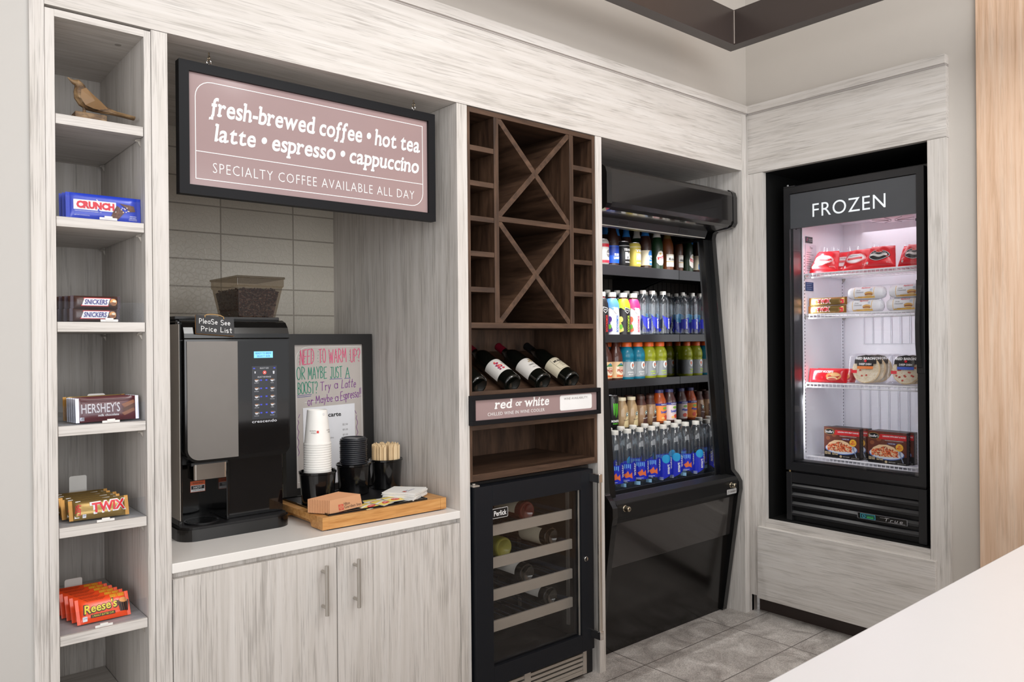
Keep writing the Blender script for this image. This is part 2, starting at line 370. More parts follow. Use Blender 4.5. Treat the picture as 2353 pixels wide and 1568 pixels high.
def slab(mb, mp, s, u, v, mat, w, h, bold=.02, shear=.16, e=.0006, gap=.045, res=4):
    """heavy upright letters with small flag and tail serifs, slanted as one line and fitted to w by h"""
    x = 0; V = []; F = []; B = []; BV = []
    for ch in s:
        if ch == ' ': x += .24; continue
        gv, gf, x0, x1, y0, y1 = glyphs(ch, bold, 0, 1, res); k = len(V)
        V += [(p[0] - x0 + x, p[1]) for p in gv]; F += [tuple(q + k for q in f) for f in gf]; W = x1 - x0
        def bar(a, b_, c, d, sl):
            k2 = len(B) * 4; B.append((k2, k2 + 1, k2 + 2, k2 + 3)); BV.extend([(a, c), (b_, c + sl), (b_, d + sl), (a, d)])
        st = .13
        if ch in 'hblkirnpumj': bar(x - .05, x + .05, y1 - .10 if ch not in 'i' else .40, y1 if ch not in 'i' else .50, .02)
        if ch == 'd': bar(x + W - st - .055, x + W - .05, y1 - .10, y1, .02)
        if ch == 'w': bar(x - .05, x + .06, y1 - .10, y1, .0)
        if ch in 'hlitnmdau': bar(x + W - .05, x + W + .055, 0, .095, .02)
        if ch in 'pq': bar(x - .045, x + st + .05, y0, y0 + .09, 0)
        if ch == 'f': bar(x - .06, x + .10, -.19, -.09, .06); bar(x + .03, x + .03 + st, -.17, .02, 0)
        if ch == 'r': bar(x - .04, x + st + .06, 0, .085, 0)
        x += W + gap + (.03 if ch in 'hlitnmdau' else 0)
    V = [(a + shear * b_, b_) for a, b_ in V]; BV = [(a + shear * b_, b_) for a, b_ in BV]
    A = V + BV; x0 = min(p[0] for p in A); x1 = max(p[0] for p in A); y0 = min(p[1] for p in A); y1 = max(p[1] for p in A)
    put = lambda P_, e_: [mp(u + (a - (x0 + x1) / 2) * w / (x1 - x0), v + (b_ - (y0 + y1) / 2) * h / (y1 - y0), e_) for a, b_ in P_]
    mb.add(put(V, e), F, mat)
    for i, f in enumerate(B): mb.add(put(BV[4 * i:4 * i + 4], e + .00025 + .00003 * (i % 3)), [(0, 1, 2, 3)], mat)

# ================================================================== the setting
b = MB(); b.box(-3.2, 4.3, -6.2, 1.1, -.06, 0, FLOORM); struct(b, 'floor', 'grey stone-look tile floor in long rectangular tiles', 'floor')
b = MB(); b.box(-3.2, 4.3, -6.2, 1.1, 3.4, 3.46, P('ceiling_white', (226, 223, 218), .8, var=.02)); struct(b, 'ceiling', 'plain off-white ceiling above the pantry corner', 'ceiling')
b = MB(); b.box(-3.2, .322, .006, .1, 0, 3.4, PAINTL); struct(b, 'wall_left', 'pale grey painted wall left of the candy shelf tower', 'wall')
b = MB(); b.box(.322, 3.345, .02, .1, 2.447, 3.4, PAINT); b.box(.322, 4.3, .93, 1.0, 0, 3.4, PAINT); struct(b, 'wall_back', 'greige painted wall above the long pale wood fascia', 'wall')
b = MB(); b.box(3.345, 3.43, -.9, .1, 2.446, 3.4, PAINT); b.box(3.345, 3.43, -1.7, -.9, 0, 3.4, PAINT); struct(b, 'wall_right', 'greige painted wall around and right of the freezer surround', 'wall')
b = MB(); b.box(3.318, 3.345, -3.4, -1.008, 0, 3.4, OAK); struct(b, 'wall_oak', 'light oak veneer panel at the far right beyond the freezer', 'wall panel')
# dark ceiling frame: two arms meeting in a corner, hung on rods
b = MB(); zb, zt = 2.55, 2.695
b.prism([(-2.4, -.265), (2.814, -.265), (2.814, -3.4), (2.869, -3.4), (2.869, -.211), (-2.4, -.211)], 'z', zb, zt, BRONZE)
b.tube([(2.812, -.267, zb + .004), (2.812, -.267, zt - .004)], .0022, P('weld_bead', (150, 140, 132), .4), 6)
for x, y in ((-1.6, -.238), (.2, -.238), (2.842, -1.6), (2.842, -2.9)): b.tube([(x, y, zt - .01), (x, y, 3.41)], .006, BRONZE, 8)
struct(b, 'trim_1', 'dark bronze beam frame turning a corner under the ceiling', 'ceiling beam')
# pale fascia above all the niches
b = MB(); b.box(.353, 3.263, -.004, .02, 2.131, 2.408, WX); struct(b, 'trim_2', 'wide pale wood fascia board above the niches', 'fascia')
b = MB(); b.box(.322, 3.335, -.012, .02, 2.41, 2.4465, WX); b.box(.322, 3.335, -.006, .02, 2.4035, 2.411, P('groove_shade', (172, 166, 162), .7)); struct(b, 'trim_3', 'pale wood top moulding along the fascia', 'moulding')  # the darker strip paints the groove shade under the moulding
b = MB(); b.box(.322, .3525, -.002, .1, 0, 2.41, WV); struct(b, 'trim_4', 'pale wood end stile at the far left edge', 'stile')
b = MB(); b.box(.5915, .631, -.002, .022, 0, 2.13, WV); b.box(.612, .631, .022, .885, 0, 2.13, WV); struct(b, 'trim_5', 'pale wood panel between candy shelves and coffee niche', 'panel')
b = MB(); b.box(1.565, 1.6085, -.002, .9, 0, 2.13, WV); struct(b, 'trim_6', 'pale wood panel between coffee niche and wine rack', 'panel')
b = MB(); b.box(2.2455, 2.281, -.002, .9, 0, 2.13, WV); struct(b, 'trim_7', 'pale wood panel between wine rack and drink cooler', 'panel')
b = MB(); b.box(3.263, 3.301, -.006, .9, 0, 2.4035, WV); b.box(3.301, 3.3145, .004, .03, 0, 2.41, WV); b.box(3.3145, 3.335, -.006, .03, 0, 2.4035, WV); struct(b, 'trim_8', 'pale wood corner panel right of the drink cooler', 'panel', .001)
b = MB(); b.box(.631, 1.565, .02, .9, 2.131, 2.15, WX); struct(b, 'trim_9', 'pale wood soffit over the coffee niche', 'soffit')
b = MB(); b.box(2.281, 3.263, .02, .9, 2.131, 2.15, WX); struct(b, 'trim_10', 'pale wood soffit over the drink cooler', 'soffit')
b = MB(); b.box(.631, 1.565, .885, .9, .7467, 2.131, TILEM); struct(b, 'wall_tiled', 'embossed grey tile splashback behind the coffee counter', 'tiled wall')
# freezer surround on the right wall
xr = 3.315
b = MB(); b.box(xr, 3.345, -.9, -.002, 2.118, 2.403, WY); b.box(xr - .01, 3.345, -.9, -.002, 2.41, 2.4465, WY); b.box(xr - .004, 3.345, -.9, -.002, 2.402, 2.411, P('groove_shade', (172, 166, 162), .7)); struct(b, 'trim_11', 'pale wood header panel above the freezer', 'panel')  # groove shade painted above the header panel as a darker strip
b = MB(); b.box(xr, 3.345, -.0835, -.006, .082, 2.1165, WV); struct(b, 'trim_12', 'narrow pale wood stile left of the freezer', 'stile')
b = MB(); b.box(xr, 3.345, -.9, -.8285, .0, 2.1165, WV); struct(b, 'trim_13', 'pale wood stile right of the freezer', 'stile')
b = MB(); b.box(xr, 3.345, -.8275, -.0845, .42, .456, WY); struct(b, 'trim_14', 'pale wood ledge under the freezer opening', 'rail')
b = MB(); b.box(xr - .022, 3.345, -.853, -.052, .078, .421, WY); struct(b, 'trim_15', 'wide pale wood plinth panel below the freezer', 'panel', .0015)
b = MB(); b.box(3.362, 3.40, -.9, -.02, 0, .082, PLINTH); b.box(3.318, 3.362, -.006, .0, 0, .082, P('grey_return', (160, 152, 146), .6)); struct(b, 'baseboard_right', 'dark recessed baseboard under the freezer panel', 'baseboard')
b = MB(); b.box(3.346, 4.1, -.84, -.8285, .445, 2.13, PITCH); b.box(3.346, 4.1, -.0835, -.072, .445, 2.13, PITCH); b.box(3.346, 4.1, -.84, -.072, 2.118, 2.13, PITCH); b.box(3.346, 4.1, -.84, -.072, .444, .456, PITCH); b.box(4.1, 4.12, -.84, -.072, .444, 2.13, PITCH)
struct(b, 'wall_alcove', 'black lined alcove around the freezer', 'alcove')

# foreground counter
t = thing('bar_counter', 'white solid bar counter in the near right corner', 'counter', (1.3, -2.3, 0))
b = MB(); b.box(.1, 2.75, -3.0, -1.594, .862, .9, P('white_solid_surface', (214, 212, 213), .3, var=.01)); wpart(b, 'countertop', t, .003)
b = MB(); b.box(.25, 2.65, -2.9, -1.85, 0, .862, P('bar_front', (214, 208, 202), .6)); wpart(b, 'base', t)

# ================================================================== candy shelf tower
t = thing('shelf_tower', 'tall narrow pale wood tower of open candy shelves', 'shelves', (.47, .2, 0))
b = MB(); b.box(.3535, .374, 0, .475, 0, 2.125, WV); wpart(b, 'side_panel', t, .0008)
b = MB(); b.box(.574, .5905, 0, .475, 0, 2.125, WV); wpart(b, 'side_panel', t, .0008)
b = MB(); b.box(.374, .574, .455, .47, 0, 2.108, WV); wpart(b, 'back_panel', t)
b = MB(); b.box(.374, .574, 0, .455, 2.108, 2.125, WX); b.cyl(.008, 2.1074, 2.1084, P('screw_cap', (150, 144, 138), .5), 14, TR(.538, .1, 0)); wpart(b, 'top_panel', t)
SHZ = [1.877, 1.63, 1.376, 1.124, .879, .619, .355]
for z in SHZ:
    b = MB(); b.box(.3755, .5725, .004, .453, z - .024, z, WX); s = wpart(b, 'shelf', t, .0008)
    for y in (.035, .41):
        b = MB(); b.tube([(.573, y, z - .03), (.560, y, z - .03)], .003, STEEL, 8); b.prism([(.5735, z - .024), (.5735, z - .046), (.563, z - .027)], 'y', y - .0015, y + .0015, STEEL)
        b.build('shelf_pin', s)

# ================================================================== base cabinet, worktop
t = thing('base_cabinet', 'pale wood two-door cabinet under the coffee counter', 'cabinet', (1.1, .3, 0))
b = MB(); b.box(.632, 1.564, .02, .6, .08, .7195, WV); b.box(.632, 1.564, .06, .58, 0, .08, PLINTH); wpart(b, 'body', t)
for x0, x1, hx in ((.634, 1.1035, 1.056), (1.1065, 1.5635, 1.1615)):
    b = MB(); b.box(x0, x1, -.001, .019, .085, .704, WV); d = wpart(b, 'door', t, .0008)
    b = MB(); b.tube([(hx, -.032, .518), (hx, -.032, .665)], .006, STEEL, 14)
    for z in (.54, .643): b.tube([(hx, -.001, z), (hx, -.032, z)], .0045, STEEL, 10)
    b.build('handle', d)
b = MB(); b.box(.6315, 1.5645, -.004, .884, .7205, .7466, QUARTZ); tag(b.build('worktop', None, .002), 'white quartz worktop holding the coffee machine', 'countertop')

# ================================================================== wine rack
t = thing('wine_rack', 'dark walnut wine rack with two crossed diamond bays', 'wine rack', (1.93, .17, .835))
x0, x1, dpt = 1.6095, 2.2445, .36
for xa, xb in ((x0, x0 + .013), (x1 - .016, x1)):
    b = MB(); b.box(xa, xb, 0, dpt, .835, 2.1285, DV); wpart(b, 'side_panel', t, .0008)
b = MB(); b.box(x0 + .013, x1 - .016, 0, dpt, 2.111, 2.1285, DX); wpart(b, 'top_panel', t, .0008)
b = MB(); b.box(x0 + .013, x1 - .016, 0, dpt, .835, .859, DX); wpart(b, 'bottom_panel', t, .0008)
b = MB(); b.box(x0 + .013, x1 - .016, dpt - .01, dpt, .859, 2.111, DV); wpart(b, 'back_panel', t)
for xa, xb in ((1.729, 1.75), (2.1035, 2.1235)):
    b = MB(); b.box(xa, xb, 0, dpt - .01, 1.385, 2.111, DV); wpart(b, 'divider', t, .0008)
b = MB(); b.box(x0 + .013, x1 - .016, 0, dpt - .01, 1.366, 1.385, DX); wpart(b, 'shelf', t, .0008)
b = MB(); b.box(1.75, 2.1035, .001, dpt - .01, 1.745, 1.764, DX); wpart(b, 'shelf', t, .0008)
for xa, xb in ((x0 + .013, 1.729), (2.1235, x1 - .016)):
    for z in (1.99, 1.868, 1.746, 1.624, 1.50):
        b = MB(); b.box(xa, xb, .002, dpt - .01, z - .009, z + .009, DX); wpart(b, 'cubby_shelf', t, .0008)
for za, zb in ((1.764, 2.111), (1.385, 1.745)):
    for k in (1, -1):
        h = .0088; xa, xb = 1.7505, 2.103
        dx, dz = xb - xa, zb - za; L_ = math.hypot(dx, dz); nx, nz = -dz / L_ * h, dx / L_ * h
        pts = [(xa + h * 1.6, za), (xb, zb - h * 1.6), (xb, zb), (xb - h * 1.6, zb), (xa, za + h * 1.6), (xa, za)]
        if k < 0: pts = [(xa + xb - p, q) for p, q in pts]
        b = MB(); b.prism(pts, 'y', .003 if k > 0 else .0036, dpt - .011, DD); wpart(b, 'diagonal_board', t, .0006)
# slanted display board and lip
b = MB(); b.prism([(.015, 1.118), (.33, 1.278), (.33, 1.268), (.022, 1.112)], 'x', x0 + .014, x1 - .017, DX); wpart(b, 'display_board', t)
b = MB(); b.box(x0 + .013, x1 - .016, .0, .014, 1.118, 1.146, DX); b.box(x0 + .013, x1 - .016, 0, dpt - .01, 1.012, 1.03, DX); wpart(b, 'lip', t, .0008)

# wine sign on the rack
MAUVE = P('mauve_print', (156, 133, 133), .32, var=.015)
t = thing('wine_sign', 'long mauve sign reading red or white on the wine rack', 'sign', (1.936, -.01, 1.08))
xa, xb, za, zb = 1.605, 2.245, 1.031, 1.133
b = MB(); fw = .016
for q in ((xa, xb, zb - fw, zb), (xa, xb, za, za + fw), (xa, xa + fw, za + fw, zb - fw), (xb - fw, xb, za + fw, zb - fw)): b.box(q[0], q[1], -.022, -.001, q[2], q[3], NAVYB)
wpart(b, 'frame', t, .001)
b = MB(); b.box(xa + fw, xb - fw, -.012, -.001, za + fw, zb - fw, MAUVE); wpart(b, 'panel', t)
mp = flat(FRONT(xa, -.0121, za)); b = MB()
slab(b, mp, 'red', .147, .067, WHITE, .083, .034); slab(b, mp, 'or', .219, .0635, WHITE, .031, .016); slab(b, mp, 'white', .307, .067, WHITE, .122, .035)
text(b, mp, 'CHILLED WINE IN WINE COOLER', .21, .034, WHITE, w=.27, h=.0115, spacing=1.1)
wpart(b, 'lettering', t)
b = MB(); poly(b, mp, rrect(.424, .024, .597, .081, (.008, .008, .008, .008)), WHITE, .0006); text(b, mp, 'WINE AVAILABILITY:', .51, .068, P('grey_ink', (110, 104, 104), .6), w=.13, h=.0085, spacing=1.1, e=.001); wpart(b, 'availability_field', t)

# ================================================================== hanging coffee sign
t = thing('hanging_sign', 'mauve framed coffee menu sign hanging over the coffee counter', 'sign', (1.09, .066, 1.91))
xa, xb, za, zb, fw = .676, 1.514, 1.7285, 2.0925, .027
b = MB()
for pts in ([(xa, zb), (xb, zb), (xb - fw, zb - fw), (xa + fw, zb - fw)], [(xa, za), (xa + fw, za + fw), (xb - fw, za + fw), (xb, za)], [(xa, za), (xa, zb), (xa + fw, zb - fw), (xa + fw, za + fw)], [(xb, za), (xb - fw, za + fw), (xb - fw, zb - fw), (xb, zb)]):
    b.prism(pts, 'y', .052, .08, NAVYB)
wpart(b, 'frame', t, .0015)
b = MB(); b.box(xa + fw - .002, xb - fw + .002, .062, .078, za + fw - .002, zb - fw + .002, P('mauve_gloss_print', (160, 137, 137), .12, var=.015)); wpart(b, 'panel', t)
M_ = FRONT(xa + fw, .0618, za + fw); mp = flat(M_); W_, H_ = xb - xa - 2 * fw, zb - za - 2 * fw; b = MB()
slab(b, mp, 'fresh-brewed coffee \u2022 hot tea', .405, .2195, WHITE, .70, .066)
slab(b, mp, 'latte \u2022 espresso \u2022 cappuccino', .410, .1465, WHITE, .68, .067)
text(b, mp, 'SPECIALTY COFFEE AVAILABLE ALL DAY', .398, .0545, WHITE, w=.665, h=.028, spacing=1.15, bold=-.012)
m1, m2 = .019, .0195
line(b, mp, rrect(m1, m2, W_ - m1, H_ - m2, (0, .045, 0, .045)), .0022, WHITE, closed=True); line(b, mp, [(m1, .0955), (W_ - m1, .0955)], .0022, WHITE)
wpart(b, 'lettering', t)
for hx in (.762, 1.438):
    b = MB(); c = lambda cz, r, a0, a1, sw: [(hx + (r * math.cos(a) if sw else 0), .067 + (0 if sw else r * math.cos(a)), cz + r * math.sin(a)) for a in [a0 + (a1 - a0) * i / 12 for i in range(13)]]
    b.tube([(hx, .067, 2.092), (hx, .067, 2.099)], .0018, CHROME, 6); b.tube(c(2.1045, .006, -PI / 2, 1.5 * PI, True), .0016, CHROME, 6)
    b.tube([(hx, .067, 2.131), (hx, .067, 2.121)] + c(2.1145, .0065, PI / 2, 2.3 * PI, False), .0016, P('aged_steel', (150, 135, 112), .3, metal=1), 6)
    wpart(b, 'hook', t)

# ================================================================== handwriting strokes (unit box, x-height .6)
def arc(cx, cy, rx, ry, a0, a1, n=8): return [(cx + rx * math.cos(math.radians(a0 + (a1 - a0) * i / n)), cy + ry * math.sin(math.radians(a0 + (a1 - a0) * i / n))) for i in range(n + 1)]
ST = {
 'N': [[(0, 0), (.05, 1), (.6, .02), (.62, 1)]], 'E': [[(.6, 1), (.05, .97), (0, 0), (.6, .03)], [(.03, .52), (.5, .55)]],
 'D': [[(.05, 0), (.05, 1)] + arc(.05, .5, .58, .5, 90, -90)], 'T': [[(0, .97), (.75, 1)], [(.38, .98), (.36, 0)]],
 'O': [arc(.35, .5, .35, .5, 100, 460, 14)], 'W': [[(0, 1), (.2, 0), (.42, .8), (.62, 0), (.85, 1)]],
 'A': [[(0, 0), (.35, 1), (.68, 0)], [(.13, .36), (.58, .4)]], 'R': [[(.03, 0), (.05, 1)] + arc(.08, .74, .48, .26, 90, -90) + [(.62, 0)]],
 'M': [[(0, 0), (.1, 1), (.4, .3), (.7, 1), (.8, 0)]], 'U': [[(.02, 1), (.04, .3)] + arc(.33, .28, .29, .28, 180, 360) + [(.64, 1)]],
 'P': [[(.03, 0), (.05, 1)] + arc(.08, .72, .5, .28, 90, -90)], '?': [arc(.28, .74, .27, .26, 160, -90, 8) + [(.28, .25)], [(.27, .06), (.29, .0)]],
 'Y': [[(0, 1), (.33, .5), (.66, 1)], [(.33, .5), (.3, 0)]], 'B': [[(.03, 0), (.05, 1)] + arc(.06, .76, .45, .24, 90, -90) + arc(.06, .26, .55, .26, 90, -90)],
 'J': [[(.1, 1), (.62, 1)], [(.42, 1), (.42, .25)] + arc(.24, .22, .18, .22, 0, -170, 6)], 'S': [arc(.3, .75, .28, .25, 30, 260, 8) + arc(.3, .25, .3, .25, 80, -150, 8)],
 'L': [[(.05, 1), (.02, .0), (.55, .05)]], '!': [[(.12, 1), (.08, .3)], [(.06, .06), (.08, 0)]], 'K': [[(0, 0), (0, 1)], [(.55, 1), (0, .45), (.6, 0)]],
 'r': [[(.02, .6), (.06, 0)], [(.05, .4)] + arc(.25, .35, .2, .22, 150, 40, 5)], 'y': [[(0, .6), (.2, .1)], [(.45, .6), (.2, .05), (.02, -.35)]],
 'a': [arc(.25, .28, .24, .28, 20, 340, 10), [(.48, .58), (.5, .02)]], 't': [[(.22, .95), (.2, .02), (.36, .02)], [(0, .62), (.42, .64)]],
 'e': [[(.02, .3), (.45, .33)] + arc(.24, .3, .22, .29, 10, 320, 10)], 'o': [arc(.24, .29, .23, .29, 90, 450, 12)],
 'b': [[(.03, 1), (.04, 0)], arc(.26, .28, .22, .28, 180, -180, 10)], 's': [arc(.2, .44, .18, .15, 30, 260, 6) + arc(.2, .15, .19, .15, 80, -150, 6)],
 'p': [[(.02, .6), (.05, -.35)], arc(.27, .3, .22, .28, 180, -180, 10)], 'l': [[(.06, 1), (.06, 0)]], 'i': [[(.05, .6), (.06, 0)], [(.06, .8), (.07, .84)]],
 'c': [arc(.24, .29, .23, .29, 50, 310, 9)], ' ': [], '\'': [[(.05, 1), (.03, .8)]]}
def scrawl(mb, mp, s, u, v, h, wd, mat, w=None, slant=0.0, gap=.2, slope=0.0, e=.0008):
    """hand lettering from lower left (u, v); cap height h, fitted to width w"""
    adv = []; x = 0
    for ch in s:
        ps = ST.get(ch, []); m_ = max([p[0] for q in ps for p in q] or [.3]); adv.append(x); x += m_ + gap
    k = (w / (x - gap)) if w else h * .7
    for i, (ch, a) in enumerate(zip(s, adv)):
        jit = ((i * 37) % 7 - 3) * .012
        for q in ST.get(ch, []):
            line(mb, mp, [(u + k * (a + p[0]) + slant * h * p[1], v + h * (p[1] + jit) + slope * k * (a + p[0])) for p in q], wd, mat, e)

# ================================================================== coffee machine
t = thing('coffee_machine', 'black and brushed silver bean-to-cup coffee machine', 'coffee machine', (.88, .4, .7466))
mx0, mx1, mz = .722, 1.043, .7466
GB = P('glass_black', (6, 6, 8), .06, coat=.5)
b = MB(); b.prism(rrect(mx0 - .008, .186, mx1 + .01, .62, (.05, .05, .01, .01), 8), 'z', mz, mz + .034, BLACKG); b.prism(rrect(mx0 - .002, .192, mx1 + .004, .61, (.046, .046, .01, .01), 8), 'z', mz + .034, mz + .04, BLACKM); wpart(b, 'base', t, .003)
b = MB(); b.lathe([(0, 0), (.05, 0), (.05, .004), (.046, .004), (.044, .002), (0, .002)], P('grille_dark', (30, 30, 32), .3), 28, TR(mx0 + .075, .262, mz + .04))
for i in range(-4, 5):
    q = math.sqrt(max(0, .044 ** 2 - (i * .0095) ** 2)); b.box(mx0 + .075 - q, mx0 + .075 + q, .262 + i * .0095 - .0012, .262 + i * .0095 + .0012, mz + .041, mz + .0445, BLACKG)
wpart(b, 'drip_grille', t)
b = MB(); b.box(mx0, mx0 + .012, .235, .6, mz + .036, 1.385, BLACKG); b.box(mx0, mx1, .36, .6, mz + .036, 1.392, BLACKG); b.box(mx0 + .145, mx1, .24, .37, mz + .04, .968, GB); b.box(mx0 + .137, mx0 + .145, .226, .36, mz + .04, .968, BLACKG)
b.box(mx0, mx1, .25, .37, .962, 1.39, BLACKM); wpart(b, 'housing', t, .002)
b = MB(); b.box(mx0 - .003, mx0 - .0005, .212, .59, mz + .06, 1.378, P('side_silver', (178, 173, 166), .5, metal=.25)); wpart(b, 'side_panel', t, .001)
# curved door: rounded lower corners, hood rolled back at the top
dz0, dz1 = .972, 1.39
prof = [(.222, dz0), (.2, dz0 + .006), (.196, dz0 + .02), (.195, 1.33), (.198, 1.35), (.206, 1.368), (.222, 1.384), (.25, 1.393)]
def doorfn(xa, xb, r, inset=0.0):
    n = 10
    def fn(u, v):
        # v along profile by length; u across; lower corners rounded
        i = min(int(v * (len(prof) - 1)), len(prof) - 2); q = v * (len(prof) - 1) - i
        y = prof[i][0] * (1 - q) + prof[i + 1][0] * q; z = prof[i][1] * (1 - q) + prof[i + 1][1] * q
        return (xa + (xb - xa) * u, y - inset, z)
    return fn
b = MB()
out = rrect(mx0 + .008, dz0, mx1 + .006, 1.333, (.04, .03, 0, 0), 8); b.prism(out, 'y', .196, .25, BLACKG)
b.prism([(.196, 1.333)] + prof[4:] + [(.25, 1.333)], 'x', mx0 + .008, mx1 + .006, BLACKG, smooth=False)
d = wpart(b, 'door', t, .004)
b = MB(); pts = rrect(mx0 + .014, dz0 + .008, .884, 1.327, (.034, 0, 0, 0), 8); b.prism(pts, 'y', .1935, .197, ALU); b.build('aluminium_panel', d)
b = MB(); pts = rrect(.8845, dz0 + .014, mx1 + .001, 1.327, (0, .026, 0, 0), 8); b.prism(pts, 'y', .1938, .197, GB); gp = b.build('glass_panel', d)
mp = flat(FRONT(0, .1937, 0)); b = MB()
LCD = P('lcd_blue', (120, 195, 235), .3, emit=.55); INK = P('ink_dark', (30, 40, 60), .5); PALEG = P('pale_print', (205, 208, 215), .5)
rect(b, mp, .934, 1.275, .994, 1.295, LCD, 1); text(b, mp, 'READY TO BREW', .964, 1.2893, P('lcd_ink', (40, 80, 150), .4), w=.05, h=.0055, e=.0008); text(b, mp, 'SELECT SIZE', .964, 1.2805, P('lcd_ink', (40, 80, 150), .4), w=.042, h=.0055, e=.0008)
wpart(b, 'display_screen', t)
b = MB(); rect(b, mp, .927, 1.088, 1.006, 1.25, P('keypad_grey', (44, 47, 54), .3), 1)
text(b, mp, 'SELECT SIZE', .966, 1.2435, PALEG, w=.028, h=.0042, e=.0007); text(b, mp, 'SELECT BEVERAGE', .966, 1.2165, PALEG, w=.043, h=.0045, e=.0007)
RED = P('signal_red', (214, 60, 50), .4); LEDB = P('led_blue', (60, 70, 190), .3, emit=.35)
ell(b, mp, .967, 1.230, .006, .006, RED, 14, .0007); line(b, mp, [(.964, 1.227), (.970, 1.233)], .0012, WHITE, .001); line(b, mp, [(.964, 1.233), (.970, 1.227)], .0012, WHITE, .001)
for sx, sc in ((.937, .7), (.996, 1.0)): poly(b, mp, [(sx - .003 * sc, 1.234), (sx - .0022 * sc, 1.234 - .009 * sc), (sx + .0022 * sc, 1.234 - .009 * sc), (sx + .003 * sc, 1.234)], PALEG, .0007)
for sx in (.934, .9985): rect(b, mp, sx - .003, 1.2415, sx + .003, 1.245, LEDB, 1, .0007)
names = [('espresso', 'mocha'), ('americano', 'latte'), ('french vanilla', 'french roast'), ('coffee with', 'coffee'), ('hot chocolate', 'hot water')]
for i, z in enumerate((1.204, 1.179, 1.154, 1.129, 1.104)):
    for j, sx in enumerate((.941, .991)):
        strip(b, mp, [(sx - .0055, z + .0035, z + .0045), (sx - .004, z - .001, z + .0045), (sx, z - .0025, z + .0045), (sx + .004, z - .001, z + .0045), (sx + .0055, z + .0035, z + .0045)], PALEG if not (i == 4 and j) else P('tea_blue', (110, 130, 235), .4), .0007)
        ell(b, mp, sx, z + .0045, .0055, .0016, P('coffee_brown', (140, 90, 50), .5), 8, .0009)
        line(b, mp, arc(sx + .0062, z + .002, .0022, .0022, 90, -90, 5), .0008, PALEG, .0008)
        text(b, mp, names[i][j], sx, z - .006, PALEG, w=.014 if len(names[i][j]) > 7 else .010, h=.003, e=.0007)
        rect(b, mp, (.9555, .9725)[j] - .003, z + .0005, (.9555, .9725)[j] + .003, z + .0045, LEDB, 1, .0007)
wpart(b, 'keypad', t)
b = MB(); text(b, mp, 'crescendo', .9655, 1.0808, PALEG, w=.079, h=.0085, bold=.012, e=.0008, spacing=1.05); wpart(b, 'logo_lettering', t)
b = MB(); b.box(mx0 + .028, mx0 + .135, .208, .36, .962, .972, BLACKM); b.prism(rrect(mx0 + .035, .205, mx0 + .132, .27, (.008, .008, .008, .008), 4), 'z', .921, .966, CHROME, True); wpart(b, 'chrome_spout', t, .001)
b = MB(); b.box(mx0 + .012, mx0 + .14, .352, .362, mz + .04, .965, BLACKG); wpart(b, 'bay_back', t)
b = MB(); mw = flat(FRONT(0, .3515, 0)); rect(b, mw, .793, .86, .838, .894, P('sticker_orange', (238, 110, 60), .5), 1); rect(b, mw, .794, .861, .837, .881, WHITE, 1, .0006); rect(b, mw, .7955, .8685, .8355, .8795, BLACKM, 1, .0009)
text(b, mw, 'WARNING', .8155, .8875, BLACKM, w=.032, h=.0055, e=.0009); text(b, mw, 'HOT', .8155, .874, WHITE, w=.026, h=.0075, bold=.03, e=.0013); text(b, mw, 'CAUTION', .8155, .8645, BLACKM, w=.03, h=.0035, e=.0009); wpart(b, 'warning_sticker', t)
b = MB(); b.box(mx0 - .003, mx1 - .002, .25, .6, 1.391, 1.402, BLACKM); wpart(b, 'top_plate', t, .003)
# hopper
def ring(xa, xb, ya, yb, z): return [(xa, ya, z), (xb, ya, z), (xb, yb, z), (xa, yb, z)]
def loft(b, rings, mat, cap0=True, cap1=False, smooth=False):
    v = [p for r in rings for p in r]; n = len(rings[0]); f = [(j * n + i, j * n + (i + 1) % n, (j + 1) * n + (i + 1) % n, (j + 1) * n + i) for j in range(len(rings) - 1) for i in range(n)]
    if cap0: f.append(tuple(range(n))[::-1])
    if cap1: f.append(tuple(range((len(rings) - 1) * n, len(rings) * n)))
    b.add(v, f, mat, smooth)
HOP = thin('smoked_hopper', (.68, .62, .54), .03, .35)
b = MB(); loft(b, [ring(.930, 1.052, .305, .475, 1.402), ring(.926, 1.074, .298, .525, 1.500), ring(.923, 1.078, .295, .530, 1.505), ring(.923, 1.078, .295, .530, 1.528)], HOP); wpart(b, 'bean_hopper', t, .002)
b = MB(); b.box(.920, 1.081, .292, .533, 1.528, 1.535, thin('smoked_lid', (.55, .5, .43), .04, .4)); wpart(b, 'hopper_lid', t, .002)
BEAN = P('roast_bean', (72, 44, 30), .32, var=.4)
b = MB(); loft(b, [ring(.935, 1.047, .312, .465, 1.4035), ring(.932, 1.064, .306, .512, 1.488), ring(.955, 1.05, .34, .48, 1.497)], BEAN, True, True)
rb = random.Random(3); BEANV = []
for i in range(4):
    a = 2 * PI * i / 6
sph = [(0, 0, 1)] + [(math.cos(2 * PI * i / 6), math.sin(2 * PI * i / 6), 0) for i in range(6)] + [(0, 0, -1)]
sf = [(0, 1 + i, 1 + (i + 1) % 6) for i in range(6)] + [(7, 1 + (i + 1) % 6, 1 + i) for i in range(6)]
